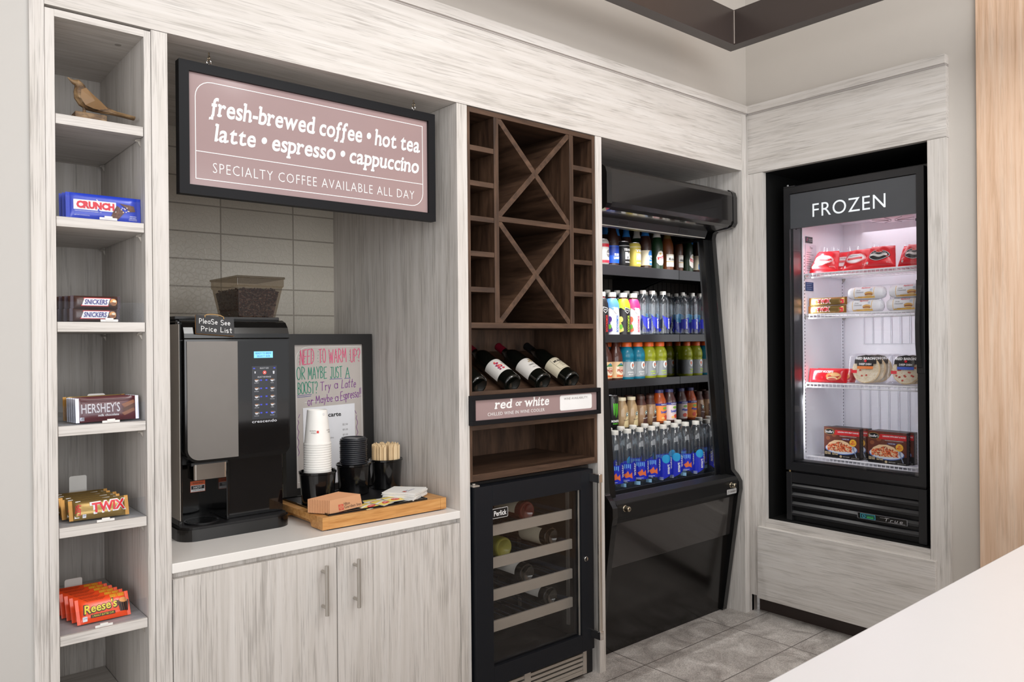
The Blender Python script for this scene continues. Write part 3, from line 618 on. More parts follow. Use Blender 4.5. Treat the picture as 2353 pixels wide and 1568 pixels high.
for k in range(900):
    q = rb.random()
    if k < 480: z = 1.405 + q * .086; s_ = (z - 1.402) / .098; xa = .932 - .004 * s_; xb = 1.05 + .02 * s_; p = (xa + .004 + (xb - xa - .01) * rb.random(), .3085 - .006 * s_, z)
    elif k < 700: z = 1.405 + q * .085; s_ = (z - 1.402) / .098; p = (.9345 - .003 * s_, .312 + (.15 + .045 * s_) * rb.random(), z)
    else: p = (.935 + .125 * rb.random(), .31 + .19 * rb.random(), 1.49 + .008 * rb.random())
    b.add([(x * .0046, y * .0034, z * .003) for x, y, z in sph], sf, BEAN, True, TR(*p) @ Matrix.Rotation(rb.random() * 6, 4, (rb.random() - .5, rb.random() - .5, rb.random() + .1)))
tag(b.build('coffee_beans'), 'dark roasted coffee beans filling the smoked hopper', 'coffee beans', kind='stuff')
# chalk tag on the machine
t = thing('chalk_tag', 'small chalkboard tag hand-lettered please see price list', 'sign', (.818, .1965, 1.373), (math.radians(-14), math.radians(4), 0))
b = MB(); b.box(-.056, .056, -.004, 0, -.028, .028, P('slate', (52, 52, 54), .7)); b.build('board', t, .0005)
b = MB(); b.box(-.0565, .0565, -.001, .003, -.0285, .0285, P('tag_wood', (186, 140, 92), .6)); b.build('backing', t, .0005)
b = MB(); mp = flat(FRONT(0, -.0042, 0)); scrawl(b, mp, 'PleaSe See', -.047, .003, .015, .0016, WHITE, w=.09, gap=.25); scrawl(b, mp, 'PrIce List'.replace('I', 'i'), -.042, -.02, .015, .0016, WHITE, w=.09, gap=.25); b.build('chalk_lettering', t)
b = MB(); b.tube([(-.03, -.005, .022)] + [(-.03 + .055 * i / 8, -.003 + .004 * math.sin(PI * i / 8), .028 + .007 * math.sin(PI * i / 8) ** .6) for i in range(9)] + [(.025, -.005, .021)], .0014, P('twine', (190, 152, 100), .9), 6); b.build('twine', t)

# ================================================================== menu board
t = thing('menu_board', 'black framed board hand-lettered need to warm up, propped by the wall', 'sign board', (1.38, .56, .7466), (math.radians(-1.2), 0, 0))
b = MB(); xa, xb, H_, fw = -.185, .178, .606, .04
for pts in ([(xa, H_), (xb, H_), (xb - fw, H_ - fw), (xa + fw, H_ - fw)], [(xa, 0), (xa + fw, fw), (xb - fw, fw), (xb, 0)], [(xa, 0), (xa, H_), (xa + fw, H_ - fw), (xa + fw, fw)], [(xb, 0), (xb - fw, fw), (xb - fw, H_ - fw), (xb, H_)]): b.prism(pts, 'y', -.012, .018, CHAR)
b.build('frame', t, .0012)
b = MB(); b.box(xa + fw - .002, xb - fw + .002, -.002, .01, fw - .002, H_ - fw + .002, P('taupe_card', (190, 182, 176), .4)); mp = flat(FRONT(xa + fw, -.0022, 0)); W_ = xb - xa - 2 * fw
line(b, mp, rrect(.008, .06, W_ - .006, H_ - fw - .008, (0, 0, 0, .05)), .0013, WHITE, closed=True, e=.0004); b.build('panel', t)
PINK = P('marker_pink', (226, 84, 128), .6); TEALI = P('marker_teal', (32, 140, 112), .6); VIO = P('marker_violet', (126, 50, 140), .6); NAVI = P('marker_navy', (70, 70, 150), .6)
b = MB(); z0 = 0
scrawl(b, mp, 'NEED', .024, .493, .056, .0028, PINK, w=.055, slant=.03); scrawl(b, mp, 'TO', .1, .499, .052, .0028, PINK, w=.028); scrawl(b, mp, 'WARM', .142, .497, .052, .0028, PINK, w=.072); scrawl(b, mp, 'UP?', .232, .499, .05, .0028, PINK, w=.042)
rd = random.Random(5)
for x_ in (.019, .04, .072, .096, .113, .145, .171, .2, .228, .245, .262):
    for z_ in (.503, .515, .527, .54): ell(b, mp, x_ + rd.uniform(-.002, .004), z_, .0013, .0013, TEALI, 6, .001)
scrawl(b, mp, 'OR', .011, .439, .046, .0026, TEALI, w=.032); scrawl(b, mp, 'MAYBE', .056, .439, .044, .0026, TEALI, w=.075); scrawl(b, mp, 'JUST', .146, .439, .042, .0026, TEALI, w=.05); scrawl(b, mp, 'A', .21, .439, .04, .0026, TEALI, w=.017)
line(b, mp, [(.143, .4345), (.195, .4355)], .0016, NAVI, .001); line(b, mp, [(.205, .4355), (.23, .436)], .0016, NAVI, .001)
scrawl(b, mp, 'BOOST?', .014, .385, .043, .0026, TEALI, w=.078, gap=.12); line(b, mp, [(.01, .379), (.068, .381)], .0016, NAVI, .001); line(b, mp, [(.012, .373), (.066, .375)], .0016, NAVI, .001)
scrawl(b, mp, 'Try', .104, .394, .033, .0022, VIO, w=.042); scrawl(b, mp, 'a', .162, .4, .034, .0022, VIO, w=.014); scrawl(b, mp, 'Latte', .192, .4, .032, .0022, VIO, w=.06, slant=.1)
scrawl(b, mp, 'or', .052, .341, .034, .0022, VIO, w=.022); scrawl(b, mp, 'Maybe', .085, .347, .028, .0022, VIO, w=.068, slope=.05); scrawl(b, mp, 'a', .164, .352, .03, .0022, VIO, w=.013); scrawl(b, mp, 'Espresso!!', .187, .352, .034, .0022, VIO, w=.088, slope=.12)
line(b, mp, [(.04, .352), (.25, .358)], .0012, WHITE, .0007)
for x0_, s_ in ((.012, 1), (.255, -1)): line(b, mp, [(x0_ + s_ * (.004 * math.sin(i * 1.9)), .29 - .011 * i) for i in range(13)], .0016, VIO, .001); line(b, mp, [(x0_ + s_ * .008, .31), (x0_ + s_ * .002, .297)], .0016, VIO, .001)
b.build('hand_lettering', t)
b = MB(); poly(b, mp, [(.032, .042), (.246, .042), (.246, .338), (.032, .332)], P('white_paper', (232, 232, 236), .7), .0014)
text(b, mp, '\u00c0 la carte', .135, .303, BLACKM, w=.105, h=.021, bold=.025, e=.0018); GREYI = P('grey_ink', (110, 104, 104), .6)
for i, pr in enumerate(('$2.50', '$3.50', '$3.50', '$2.50', '$3.50')): text(b, mp, pr, .204, .259 - i * .0195, GREYI, w=.022, h=.0078, e=.0018)
text(b, mp, 'cappuccino', .155, .2125, GREYI, h=.0085, align='r', e=.0018)
text(b, mp, 'coffee', .158, .098, GREYI, h=.0085, align='r', e=.0018); b.build('price_sheet', t)

# ================================================================== wooden tray and its contents
t = thing('serving_tray', 'honey bamboo serving block with cut-out grips and a black mat', 'tray', (1.31, .22, .7466))
tz = .788
b = MB()
b.box(1.103, 1.518, .044, .4, .7500, tz, BAM)
notch = [(.044, .7500), (.12, .7500), (.13, .768), (.30, .768), (.31, .7500), (.4, .7500), (.4, tz), (.044, tz)]
b.prism(notch, 'x', 1.0815, 1.103, BAM); b.prism(notch, 'x', 1.518, 1.5405, BAM); wpart(b, 'board', t, .0015)
b = MB()
pass
for ya in (.048, .38):
    b = MB(); b.box(1.1, 1.52, ya, ya + .016, .7466, .7500, BLACKM); wpart(b, 'foot_strip', t)
b = MB(); b.box(1.108, 1.472, .056, .392, tz, tz + .003, BLACKM)
for q in ((1.108, 1.472, .056, .0595), (1.108, 1.472, .3885, .392), (1.108, 1.1115, .0595, .3885), (1.4685, 1.472, .0595, .3885)): b.box(q[0], q[1], q[2], q[3], tz + .003, tz + .006, BLACKG)
wpart(b, 'mat', t)
mz_ = tz + .0031
POTS = [('gloss black caddy pot holding the paper cups', 1.169, .250), ('gloss black caddy pot holding the dark lids', 1.336, .312), ('gloss black caddy pot holding the wooden stirrers', 1.476, .327)]
b = MB(); b.lathe([(0, 0), (.048, 0), (.052, .003), (.0585, .098), (.061, .1), (.061, .106), (.058, .107), (.0555, .104), (.05, .006), (0, .005)], BLACKG, 36)
pot_me = b.mesh('caddy_pot')
for lab, x, y in POTS:
    o = bpy.data.objects.new('caddy_pot', pot_me); COL.objects.link(o); o.location = (x, y, mz_); tag(o, lab, 'pot', 'caddy pots on the tray')
# cups, mouth down
PAPER = P('paper_cup', (238, 236, 232), .5)
b = MB(); b.lathe([(.0437, 0), (.0442, .0), (.0452, .0025), (.0445, .0055), (.0425, .0062), (.0325, .112), (.0315, .114), (.0295, .113), (.029, .108), (0, .108)], PAPER, 36); cup_me = b.mesh('paper_cup')
mp = lambda u, v, e: ((.0425 - (v - .006) * .0943 + e) * math.sin(u / .038), -(.0425 - (v - .006) * .0943 + e) * math.cos(u / .038), v)
mpx = lambda u, v, e: mp(-u, .112 - v, e)
cr_ = random.Random(2); NC = 18; zb = .985 - .0078 * (NC - 1)
for k in range(NC):
    z = zb + .0078 * k; top = k == NC - 1
    c = thing('paper_cup', 'white paper cup in the nested stack on the tray' if not top else 'topmost white paper cup, upside down, with printed crest', 'cup', (1.169, .250, z), (0, 0, cr_.uniform(-.5, .5) if not top else 0), 'stacked paper cups')
    o = bpy.data.objects.new('cup_wall', cup_me); COL.objects.link(o); o.parent = c
    if top:
        b = MB(); RD = P('crest_red', (206, 60, 56), .5)
        for u0 in (.022, -.036):
            poly(b, mpx, [(u0 - .0095, .064), (u0 - .0025, .064), (u0 - .0025, .072), (u0 - .0095, .072)], RD)
            text(b, mpx, 'Hilton', u0 + .007, .072, GREYI, w=.016, h=.0055); text(b, mpx, 'Garden Inn', u0 + .010, .065, GREYI, w=.021, h=.005)
        ell(b, mp, .0075, .1, .0042, .0042, P('seal_grey', (176, 176, 180), .6), 12); ell(b, mp, .0075, .1, .0034, .0034, WHITE, 12, .0007); text(b, mp, 'A', .0075, .1, P('seal_grey', (176, 176, 180), .6), h=.004, e=.001)
        b.build('print', c)
b = MB(); b.lathe([(0, .007), (.034, .007), (.036, .0095), (.041, .0095), (.0425, .006), (.0465, .005), (.0475, .002), (.0465, 0), (.044, 0)], P('lid_black', (34, 36, 42), .3), 36); b.box(.036, .041, -.006, .006, .0085, .0105, P('lid_black', (34, 36, 42), .3), RZ(PI / 2)); lid_me = b.mesh('cup_lid')
NL = 17; zb = .985 - .0068 * NL
for k in range(NL):
    o = bpy.data.objects.new('drink_cover', lid_me); COL.objects.link(o); o.location = (1.336 + cr_.uniform(-.0012, .0012), .312 + cr_.uniform(-.0012, .0012), zb + .0068 * k); o.rotation_euler = (cr_.uniform(-.003, .003), cr_.uniform(-.003, .003), 1.2 + cr_.uniform(-.6, .6))
    tag(o, 'dark plastic cup lid in the stacked pile on the tray' if k < NL - 1 else 'topmost dark plastic cup lid of the pile', 'lid', 'stacked cup lids')
b = MB(); b.prism(rrect(-.0028, 0, .0028, .14, (.0028, .0028, .0028, .0028), 4), 'y', -.0008, .0008, STICKW); st_me = b.mesh('stir_stick')
for k in range(230):
    a = cr_.random() * 2 * PI; r = .0495 * math.sqrt(cr_.random()); zz = mz_ + .012 + cr_.uniform(0, .01)
    o = bpy.data.objects.new('stir_stick', st_me); COL.objects.link(o); o.location = (1.476 + r * math.cos(a), .327 + r * math.sin(a), zz)
    o.rotation_euler = (-r * math.sin(a) * .9 + cr_.uniform(-.03, .03), r * math.cos(a) * .9 + cr_.uniform(-.03, .03), cr_.random() * 3)
    o.rotation_euler.order = 'XYZ'; tag(o, 'wooden coffee stirrer bundled in the right black pot', 'stirrer', 'wooden stirrers')
# kraft sleeves
KR = P('kraft_card', (204, 152, 112), .75); sl = MB()
pts = [(-.062, .0), (.060, .004), (.058, .043), (-.055, .041)]
for k in range(14):
    b = MB(); b.prism(pts, 'y', -.0017, .0017, KR)
    lab = 'kraft cardboard cup sleeve in the leaning stack on the tray' if k else 'front kraft cup sleeve printed with a small red crest'
    c = thing('cup_sleeve', lab, 'cup sleeve', (1.178 - .0032 * k, .074 + .0046 * k, mz_ + .0005 + .00025 * k), (math.radians(-12), math.radians(-1.2 - .12 * k), math.radians(5)), 'kraft cup sleeves')
    b.build('card', c, .0003)
    if k == 0:
        b = MB(); mp = flat(FRONT(0, -.0018, 0)); rect(b, mp, -.027, .005, -.009, .023, P('crest_red_soft', (196, 80, 62), .6), 1)
        line(b, mp, [(-.018, .007), (-.011, .014), (-.018, .021), (-.025, .014)], .0012, KR, .0005, True); line(b, mp, [(-.018, .0105), (-.0145, .014), (-.018, .0175), (-.0215, .014)], .0012, KR, .0005, True)
        text(b, mp, 'Hilton', .004, .0225, P('umber_ink', (88, 62, 48), .6), w=.022, h=.009, bold=.004); text(b, mp, 'Garden Inn', .0245, .0125, P('umber_ink', (88, 62, 48), .6), w=.062, h=.009, bold=.004); b.build('print', c)
# tea packets
YEL = P('tea_yellow', (240, 214, 110), .5)
for k, (x, y, rz, lab) in enumerate(((1.262, .084, .25, 'yellow tea sachet nearest the kraft sleeves'), (1.302, .118, -.3, 'yellow tea sachet lying furthest back of the four'), (1.312, .083, .45, 'yellow tea sachet in front with a red oval logo'), (1.362, .098, .1, 'yellow tea sachet beside the paper napkins'))):
    c = thing('tea_packet', lab, 'tea packet', (x, y, mz_ + .0008 + .002 * k), (math.radians(5), math.radians(-4 + 2 * k), rz), 'tea sachets on the tray')
    b = MB(); b.grid(lambda u, v: ((u - .5) * .062, (v - .5) * .056, .0012 + .0035 * math.sin(PI * u) * math.sin(PI * v)), 6, 6, P('sachet_white', (236, 232, 220), .5)); b.grid(lambda u, v: ((u - .5) * .062, (v - .5) * .056, 0), 1, 1, WHITE, flip=True); b.build('sachet', c)
    b = MB(); mp = lambda u, v, e: (u, v, .0016 + .0035 * math.sin(PI * (u / .062 + .5)) * math.sin(PI * (v / .056 + .5)) + e)
    rect(b, mp, -.03, -.026, .03, -.004, YEL, 6, .0003, 3); rect(b, mp, -.03, .006, .012, .026, YEL, 4, .0003, 3); ell(b, mp, 0, -.014, .017, .0075, RED, 10, .001); text(b, mp, 'Lipton', 0, -.014, WHITE, w=.022, h=.007, e=.0017, bold=.01); b.build('print', c)
# napkins
for k in range(7):
    top = k == 6; c = thing('paper_napkin', 'white folded paper napkin in the pile on the tray' if not top else 'topmost white folded napkin with a slanted printed crest', 'napkin', (1.432 + .0012 * (k % 3), .135 - .001 * (k % 2), mz_ + .0012 + .0034 * k), (0, 0, math.radians(33 + 2.4 * ((k * 5) % 4))), 'paper napkins on the tray')
    rr_ = random.Random(1); ph = [rr_.uniform(0, 6) for _ in range(4)]
    zf = lambda u, v, ph=ph: .0006 * math.sin(3.2 * u + ph[0]) * math.sin(2.7 * v + ph[1])
    b = MB(); WN = P('napkin_paper', (240, 238, 234), .85)
    b.grid(lambda u, v: ((u - .5) * .118, (v - .5) * .118, .0024 + zf(u, v)), 10, 10, WN); b.grid(lambda u, v: ((u - .5) * .118, (v - .5) * .118, zf(u, v)), 10, 10, WN, flip=True)
    for e_ in range(4):
        f_ = lambda s, w, e_=e_: [(s, 0), (1, s), (1 - s, 1), (0, 1 - s)][e_]
        b.grid(lambda u, v, f_=f_: ((f_(u, 0)[0] - .5) * .118, (f_(u, 0)[1] - .5) * .118, zf(*f_(u, 0)) + .0024 * v), 10, 1, WN)
    b.build('sheet', c)
    if top:
        b = MB(); mp = lambda u, v, e: (u, v, .0026 + zf(u / .118 + .5, v / .118 + .5) + e); q = math.radians(-12)
        c_, s_ = math.cos(q), math.sin(q); mq = lambda u, v, e: mp(u * c_ - v * s_, u * s_ + v * c_, e)
        rect(b, mq, -.035, -.024, -.022, -.011, P('crest_red_soft', (196, 80, 62), .6), 2, .0005); text(b, mq, 'Hilton', -.009, -.0125, NAVI, w=.018, h=.0065, e=.0007); text(b, mq, 'Garden Inn', .004, -.0215, NAVI, w=.045, h=.008, e=.0007); b.build('print', c)

# ================================================================== candy shelves
def pillow(w, h, t, c=.008, p=4, q=.62, ends='x'):
    """half thickness of a sealed wrapper at (u, v), u in -w/2..w/2, v in 0..h, crimped flat at two ends"""
    def s(u, v):
        a = abs(u) / (w / 2); bb = abs(v - h / 2) / (h / 2)
        if ends == 'z': a, bb = bb, a; cc = c / (h / 2)
        else: cc = c / (w / 2)
        if a > 1 - cc: return .0007
        a = a / (1 - cc)
        return .0007 + t / 2 * max(0, 1 - a ** 8) ** .5 * max(0, 1 - bb ** p) ** q
    return s
def pouch(b, w, h, t, mat, c=.008, ends='x', crimp=None, nx=18, nz=10, p=4, q=.62, wob=0.0, seed=0, taper=0.0):
    s = pillow(w, h, t, c, p, q, ends); rr = random.Random(seed); f1, f2 = rr.uniform(0, 6), rr.uniform(0, 6)
    wv = lambda u, v: wob * math.sin(u * 95 + f1 + v * 40) * math.sin(v * 120 + f2) * min(1, s(u, v) / (t * .3))
    us = [-.5, -.5 + c / w, -.5 + c / w + .002] if ends == 'x' else [-.5]
    us = sorted(set(us + [-.5 + i / nx for i in range(nx + 1)] + [-u for u in us])); vs = [i / nz for i in range(nz + 1)]
    if ends == 'z': vs = sorted(set(vs + [c / h, c / h + .01, 1 - c / h, 1 - c / h - .01]))
    def side(sg):
        v_ = [(u * w * (1 + taper * (.5 - v)), sg * (s(u * w, v * h) + wv(u * w, v * h)), v * h) for v in vs for u in us]; n = len(us)
        F = [(j * n + i, j * n + i + 1, (j + 1) * n + i + 1, (j + 1) * n + i) for j in range(len(vs) - 1) for i in range(n - 1)]
        body = []; cr = []
        for f in F:
            mu = sum(v_[k][0] for k in f) / 4; mv = sum(v_[k][2] for k in f) / 4
            (cr if crimp and (abs(mu) > w / 2 - c if ends == 'x' else (mv < c or mv > h - c)) else body).append(f if sg < 0 else f[::-1])
        b.add(v_, body, mat, True)
        if cr: b.add(v_, cr, crimp, True)
    side(-1); side(1)
    return lambda u, v, e: (u * (1 + taper * (.5 - v / h)), -(s(u, v) + wv(u, v)) - e - .0003, v)
BLUEC = P('candy_blue', (28, 60, 190), .25, coat=.3); MAROON = P('maroon_wrap', (84, 22, 32), .28, coat=.3); GOLD = P('gold_foil', (172, 142, 86), .26, metal=.65); GOLDD = P('gold_edge', (186, 138, 72), .28, metal=.6)
ORANGE = P('orange_wrap', (248, 82, 34), .3, coat=.25); SNBR = P('snack_brown', (70, 44, 38), .3, coat=.3); CHOC = P('chocolate', (92, 56, 40), .45); CHOCL = P('chocolate_light', (142, 92, 66), .45); SILV = P('silver_foil', (196, 196, 206), .25, metal=.6)
REDT = P('print_red', (222, 40, 56), .4); YELT = P('print_yellow', (232, 214, 60), .4); CARAM = P('caramel', (228, 160, 96), .45); NAVT = P('print_navy', (48, 42, 130), .4); CREAM = P('cream_print', (240, 226, 200), .5)
DUN = P('print_dark', (36, 24, 22), .4)
CX = .474
def candy(name, lab, grp, builder, loc, rot): 
    t = thing(name, lab, 'candy bar', loc, rot, grp); builder(t); return t
# blue crisped-rice chocolate bars
def crunch(t):
    b = MB(); mp = pouch(b, .172, .064, .013, BLUEC, .009); 
    rect(b, mp, -.07, .022, .026, .047, WHITE, 10, nv=2); b.build('wrapper', t)
    b = MB(); text(b, mp, 'CRUNCH', -.021, .0345, REDT, w=.086, h=.019, bold=.065, e=.0008); text(b, mp, 'CRISPY MILK CHOCOLATE WITH CRISPED RICE', -.038, .0185, WHITE, w=.06, h=.0025, e=.0008); text(b, mp, 'NET WT 1.55 OZ (43.9 g)', -.052, .008, WHITE, w=.034, h=.003, e=.0008)
    text(b, mp, 'MADE WITH', .066, .015, WHITE, w=.016, h=.003, e=.0008); text(b, mp, '100% REAL', .066, .0105, WHITE, w=.018, h=.0035, e=.0008); text(b, mp, 'MILK CHOCOLATE', .066, .0062, WHITE, w=.02, h=.003, e=.0008)
    line(b, mp, [(-.0185, .05), (-.0155, .0455), (-.0185, .0435), (-.016, .0415)], .002, WHITE, .001); line(b, mp, [(-.013, .0275), (-.016, .0235), (-.012, .022), (-.0135, .018)], .002, BLUEC, .0011)
    poly(b, mp, [(.012, .006), (.03, .004), (.046, .024), (.028, .04), (.018, .022)], CHOC, .0012); poly(b, mp, [(.034, .046), (.068, .042), (.072, .028), (.058, .026), (.05, .034)], CHOC, .0012)
    for p0, p1 in (((.02, .02), (.042, .022)), ((.024, .006), (.034, .036)), ((.016, .014), (.036, .012)), ((.046, .04), (.066, .034)), ((.058, .044), (.06, .028))): line(b, mp, [p0, p1], .0014, CHOCL, .0015)
    for i in range(9): ell(b, mp, .038 + .0022 * i, .030 + .006 * math.sin(i * 2.3), .0017, .0013, CREAM, 6, .0017)
    b.build('print', t)
z = SHZ[1] + .0025
for k in range(3): candy('chocolate_bar', ['blue wrapped crisped rice chocolate bar at the front of its shelf', 'blue wrapped chocolate bar tucked just behind the front one', 'blue wrapped chocolate bar hidden furthest back in its row'][k], 'blue chocolate bars', crunch, (.487 - .004 * k, .034 + .017 * k, z), (math.radians(-4), 0, math.radians(1)))
# small nut and caramel bars, two high
def snick(t):
    b = MB(); mp = pouch(b, .113, .0315, .022, SNBR, .007, crimp=P('snack_crimp', (50, 36, 44), .3, metal=.4)); b.build('wrapper', t)
    b = MB(); poly4 = [(-.035, .006), (.027, .006), (.032, .0275), (-.029, .0275)]
    strip(b, mp, [(-.0355, .006, .007), (-.029, .006, .0265), (-.01, .006, .0265), (.01, .006, .0265), (.026, .006, .0265), (.0315, .0255, .0265)], REDT, .0006); strip(b, mp, [(-.0335, .0075, .0085), (-.028, .0075, .025), (-.01, .0075, .025), (.01, .0075, .025), (.0245, .0075, .025), (.0295, .024, .025)], WHITE, .0010)
    text(b, mp, 'SNICKERS', -.002, .0165, NAVT, w=.052, h=.0125, bold=.02, shear=.2, e=.0015)
    ell(b, mp, .038, .0165, .0085, .0085, CARAM, 10, .0008); ell(b, mp, .037, .013, .0075, .004, CHOCL, 8, .0012); ell(b, mp, .040, .019, .005, .003, CREAM, 8, .0014); b.build('print', t)
z = SHZ[2] + .0025
for k in range(4):
    for j in range(2):
        lab = [['lower brown peanut caramel bar at the front of the pair', 'upper brown peanut caramel bar at the front of the pair'], ['lower brown peanut bar, second in from the front', 'upper brown peanut bar, second in from the front'], ['lower brown peanut bar, third in from the front', 'upper brown peanut bar, third in from the front'], ['lower brown peanut bar at the back of its shelf', 'upper brown peanut bar at the back of its shelf']][k][j]
        candy('peanut_bar', lab, 'brown peanut bars', snick, (.468 - .008 * k + .002 * j - .004, .036 + .026 * k, z + .0318 * j), (0, 0, math.radians(1 + k * .7)))
# maroon chocolate bars
def hersh(t, gold=False):
    b = MB(); mp = pouch(b, .146, .06, .011, GOLD if gold else MAROON, .008, crimp=GOLDD if gold else SILV); b.build('wrapper', t)
    if gold: return
    b = MB(); text(b, mp, "HERSHEY'S", -.017, .034, P('print_silver', (206, 200, 204), .35), w=.088, h=.024, bold=.012, e=.0008); text(b, mp, 'milk chocolate', .0, .0155, WHITE, w=.048, h=.006, bold=.01, e=.0008); rect(b, mp, -.064, .004, -.055, .013, SILV, 2, .0006); text(b, mp, '220', -.0595, .0098, DUN, w=.006, h=.0035, e=.001)
    for zz in (.054, .050): line(b, mp, [(-.062, zz), (.062, zz)], .0012, P('maroon_fold', (60, 14, 24), .3), .0007)
    for i in range(3): poly(b, mp, [(.03, .018 + .011 * i), (.060, .030 + .010 * i), (.063, .022 + .010 * i), (.037, .011 + .010 * i)], CHOC if i % 2 else CHOCL, .0008 + .0003 * i)
    b.build('print', t)
z = SHZ[3] + .0025
for k in range(6):
    candy('chocolate_bar', 'maroon milk chocolate bar at the front of its row' if k == 0 else ('gold wrapped bar behind the row of maroon chocolate bars' if k == 5 else 'maroon milk chocolate bar, number %s behind the front one' % ['', 'one', 'two', 'three', 'four'][k]), 'maroon chocolate bars' if k < 5 else None, lambda t, k=k: hersh(t, k == 5), (.491 - .0022 * k, .032 + .0135 * k + (.02 if k == 5 else 0), z + .0014), (math.radians(-3), math.radians(-.6), math.radians(2)))
# gold twin-finger bars
def twix(t, front=True):
    b = MB(); mp = pouch(b, .136, .05, .026, GOLD, .009, crimp=GOLDD, p=3); b.build('wrapper', t)
    b = MB(); RW = P('twix_red', (226, 36, 52), .35)
    text(b, mp, 'TWIX', .020, .026, WHITE, w=.085, h=.031, bold=.09, shear=.06, e=.0008, rot=math.radians(3)); text(b, mp, 'TWIX', .020, .026, RW, w=.076, h=.025, bold=.035, shear=.06, e=.0014, rot=math.radians(3))
    poly(b, mp, [(-.057, .004), (-.047, .004), (-.042, .046), (-.053, .046)], WHITE, .0007); text(b, mp, 'TWO', -.0525, .025, RW, w=.02, h=.005, rot=PI / 2 - .1, e=.0011, bold=.02); text(b, mp, 'LEFT', -.0465, .024, RW, w=.027, h=.007, rot=PI / 2 - .1, e=.0011, bold=.03); rect(b, mp, -.04, .003, -.032, .011, WHITE, 2, .0006); text(b, mp, '250', -.036, .008, NAVI, w=.006, h=.003, e=.0009)
    b.build('print', t)
z = SHZ[4] + .0025
for k in range(5):
    candy('caramel_bar', ['gold foil twin caramel bar at the front of its shelf', 'gold foil caramel bar directly behind the front one', 'gold foil caramel bar, third from the front, red end showing', 'gold foil caramel bar, fourth from the front', 'gold foil caramel bar furthest back on its shelf'][k], 'gold foil caramel bars', twix, (.473 - .006 * (k % 2) - .004 * k, .045 + .034 * k, z + .002), (math.radians(-22), math.radians(.5), math.radians(-1 + 2 * (k % 3))))
# orange peanut butter cup packs
def reese(t):
    b = MB(); mp = pouch(b, .124, .062, .02, ORANGE, .008, p=3); b.build('wrapper', t)
    b = MB(); text(b, mp, "Reese's", -.008, .034, DUN, w=.082, h=.027, bold=.055, shear=.18, e=.0008, rot=.06); text(b, mp, "Reese's", -.008, .034, YELT, w=.077, h=.0225, bold=.02, shear=.18, e=.0013, rot=.06)
    rect(b, mp, -.032, .009, .024, .0165, DUN, 4, .0007); text(b, mp, '2 PEANUT BUTTER CUPS', -.004, .0128, YELT, w=.05, h=.0045, bold=.01, e=.001); rect(b, mp, -.05, .004, -.04, .015, WHITE, 2, .0007); text(b, mp, '210', -.045, .011, NAVI, w=.008, h=.004, e=.001)
    poly(b, mp, [(.036, .012), (.056, .012), (.061, .035), (.032, .035)], DUN, .0007); ell(b, mp, .0465, .0375, .0145, .005, CHOC, 10, .0009); ell(b, mp, .0465, .0395, .0105, .0065, CARAM, 10, .0012)
    for i in range(5): line(b, mp, [(.037 + .0045 * i, .013), (.034 + .0058 * i, .033)], .0008, CHOCL, .0011)
    bt = lambda u, v, e: mp(u, .062 - .0 - v, e)
    for i in range(3): text(b, mp, 'MILK CHOCOLATE PEANUT BUTTER', -.018, .0575 - .0025 * i, DUN, w=.05 - .006 * i, h=.0018, e=.0008)
    for i in range(4): text(b, mp, 'REESE\'S REESE\'S', .034, .0585 - .0024 * i, YELT, w=.034, h=.002, bold=.02, e=.0008)
    b.build('print', t)
z = SHZ[5] + .0025
for k in range(6):
    candy('peanut_butter_cups', ['orange peanut butter cup pack at the front of its shelf', 'orange peanut butter cup pack just behind the front one', 'orange peanut butter cup pack, third from the front', 'orange peanut butter cup pack, fourth from the front', 'orange peanut butter cup pack, fifth from the front', 'orange peanut butter cup pack furthest back'][k], 'orange peanut butter cup packs', reese, (.483 - .0065 * k, .05 + .027 * k, z + .001), (math.radians(-30), math.radians(.6), math.radians(2 - k * .5)))
# clear fences with white pusher tabs
CLIPW = P('white_clip', (232, 230, 226), .4)
for n, (zi, h, tab, cx_, lab) in enumerate(((1, .054, None, .49, 'clear acrylic front fence on the blue chocolate bar shelf'), (2, .05, None, .49, 'clear acrylic front fence on the brown peanut bar shelf'), (3, .048, (.49, .15, .067), .492, 'clear fence and white pusher tab on the maroon bar shelf'), (4, .05, (.462, .235, .088), .478, 'clear fence and white pusher tab on the gold foil shelf'), (5, .05, (.45, .24, .072), .472, 'clear fence and white pusher tab on the orange pack shelf'))):
    z = SHZ[zi]; t = thing('shelf_fence', lab, 'shelf fence', (CX, .01, z), group='clear candy shelf fences')
    b = MB(); b.box(.377, .5715, .0095, .0115, z + .0005, z + h, ACRY); b.box(.377, .5715, .0115, .3, z + .0003, z + .0018, ACRY); wpart(b, 'clear_sheet', t)
    b = MB(); b.box(cx_ - .02, cx_ + .02, .006, .0093, z + .001, z + .007, CLIPW); b.box(cx_ - .009, cx_ + .009, .0045, .0093, z + .004, z + .0105, CLIPW); wpart(b, 'clip', t, .0008)
    if tab:
        b = MB(); b.prism(rrect(tab[0] - .021, z + .002, tab[0] + .021, z + tab[2], (0, 0, .005, .005), 4), 'y', tab[1], tab[1] + .0018, CLIPW); wpart(b, 'pusher_tab', t)

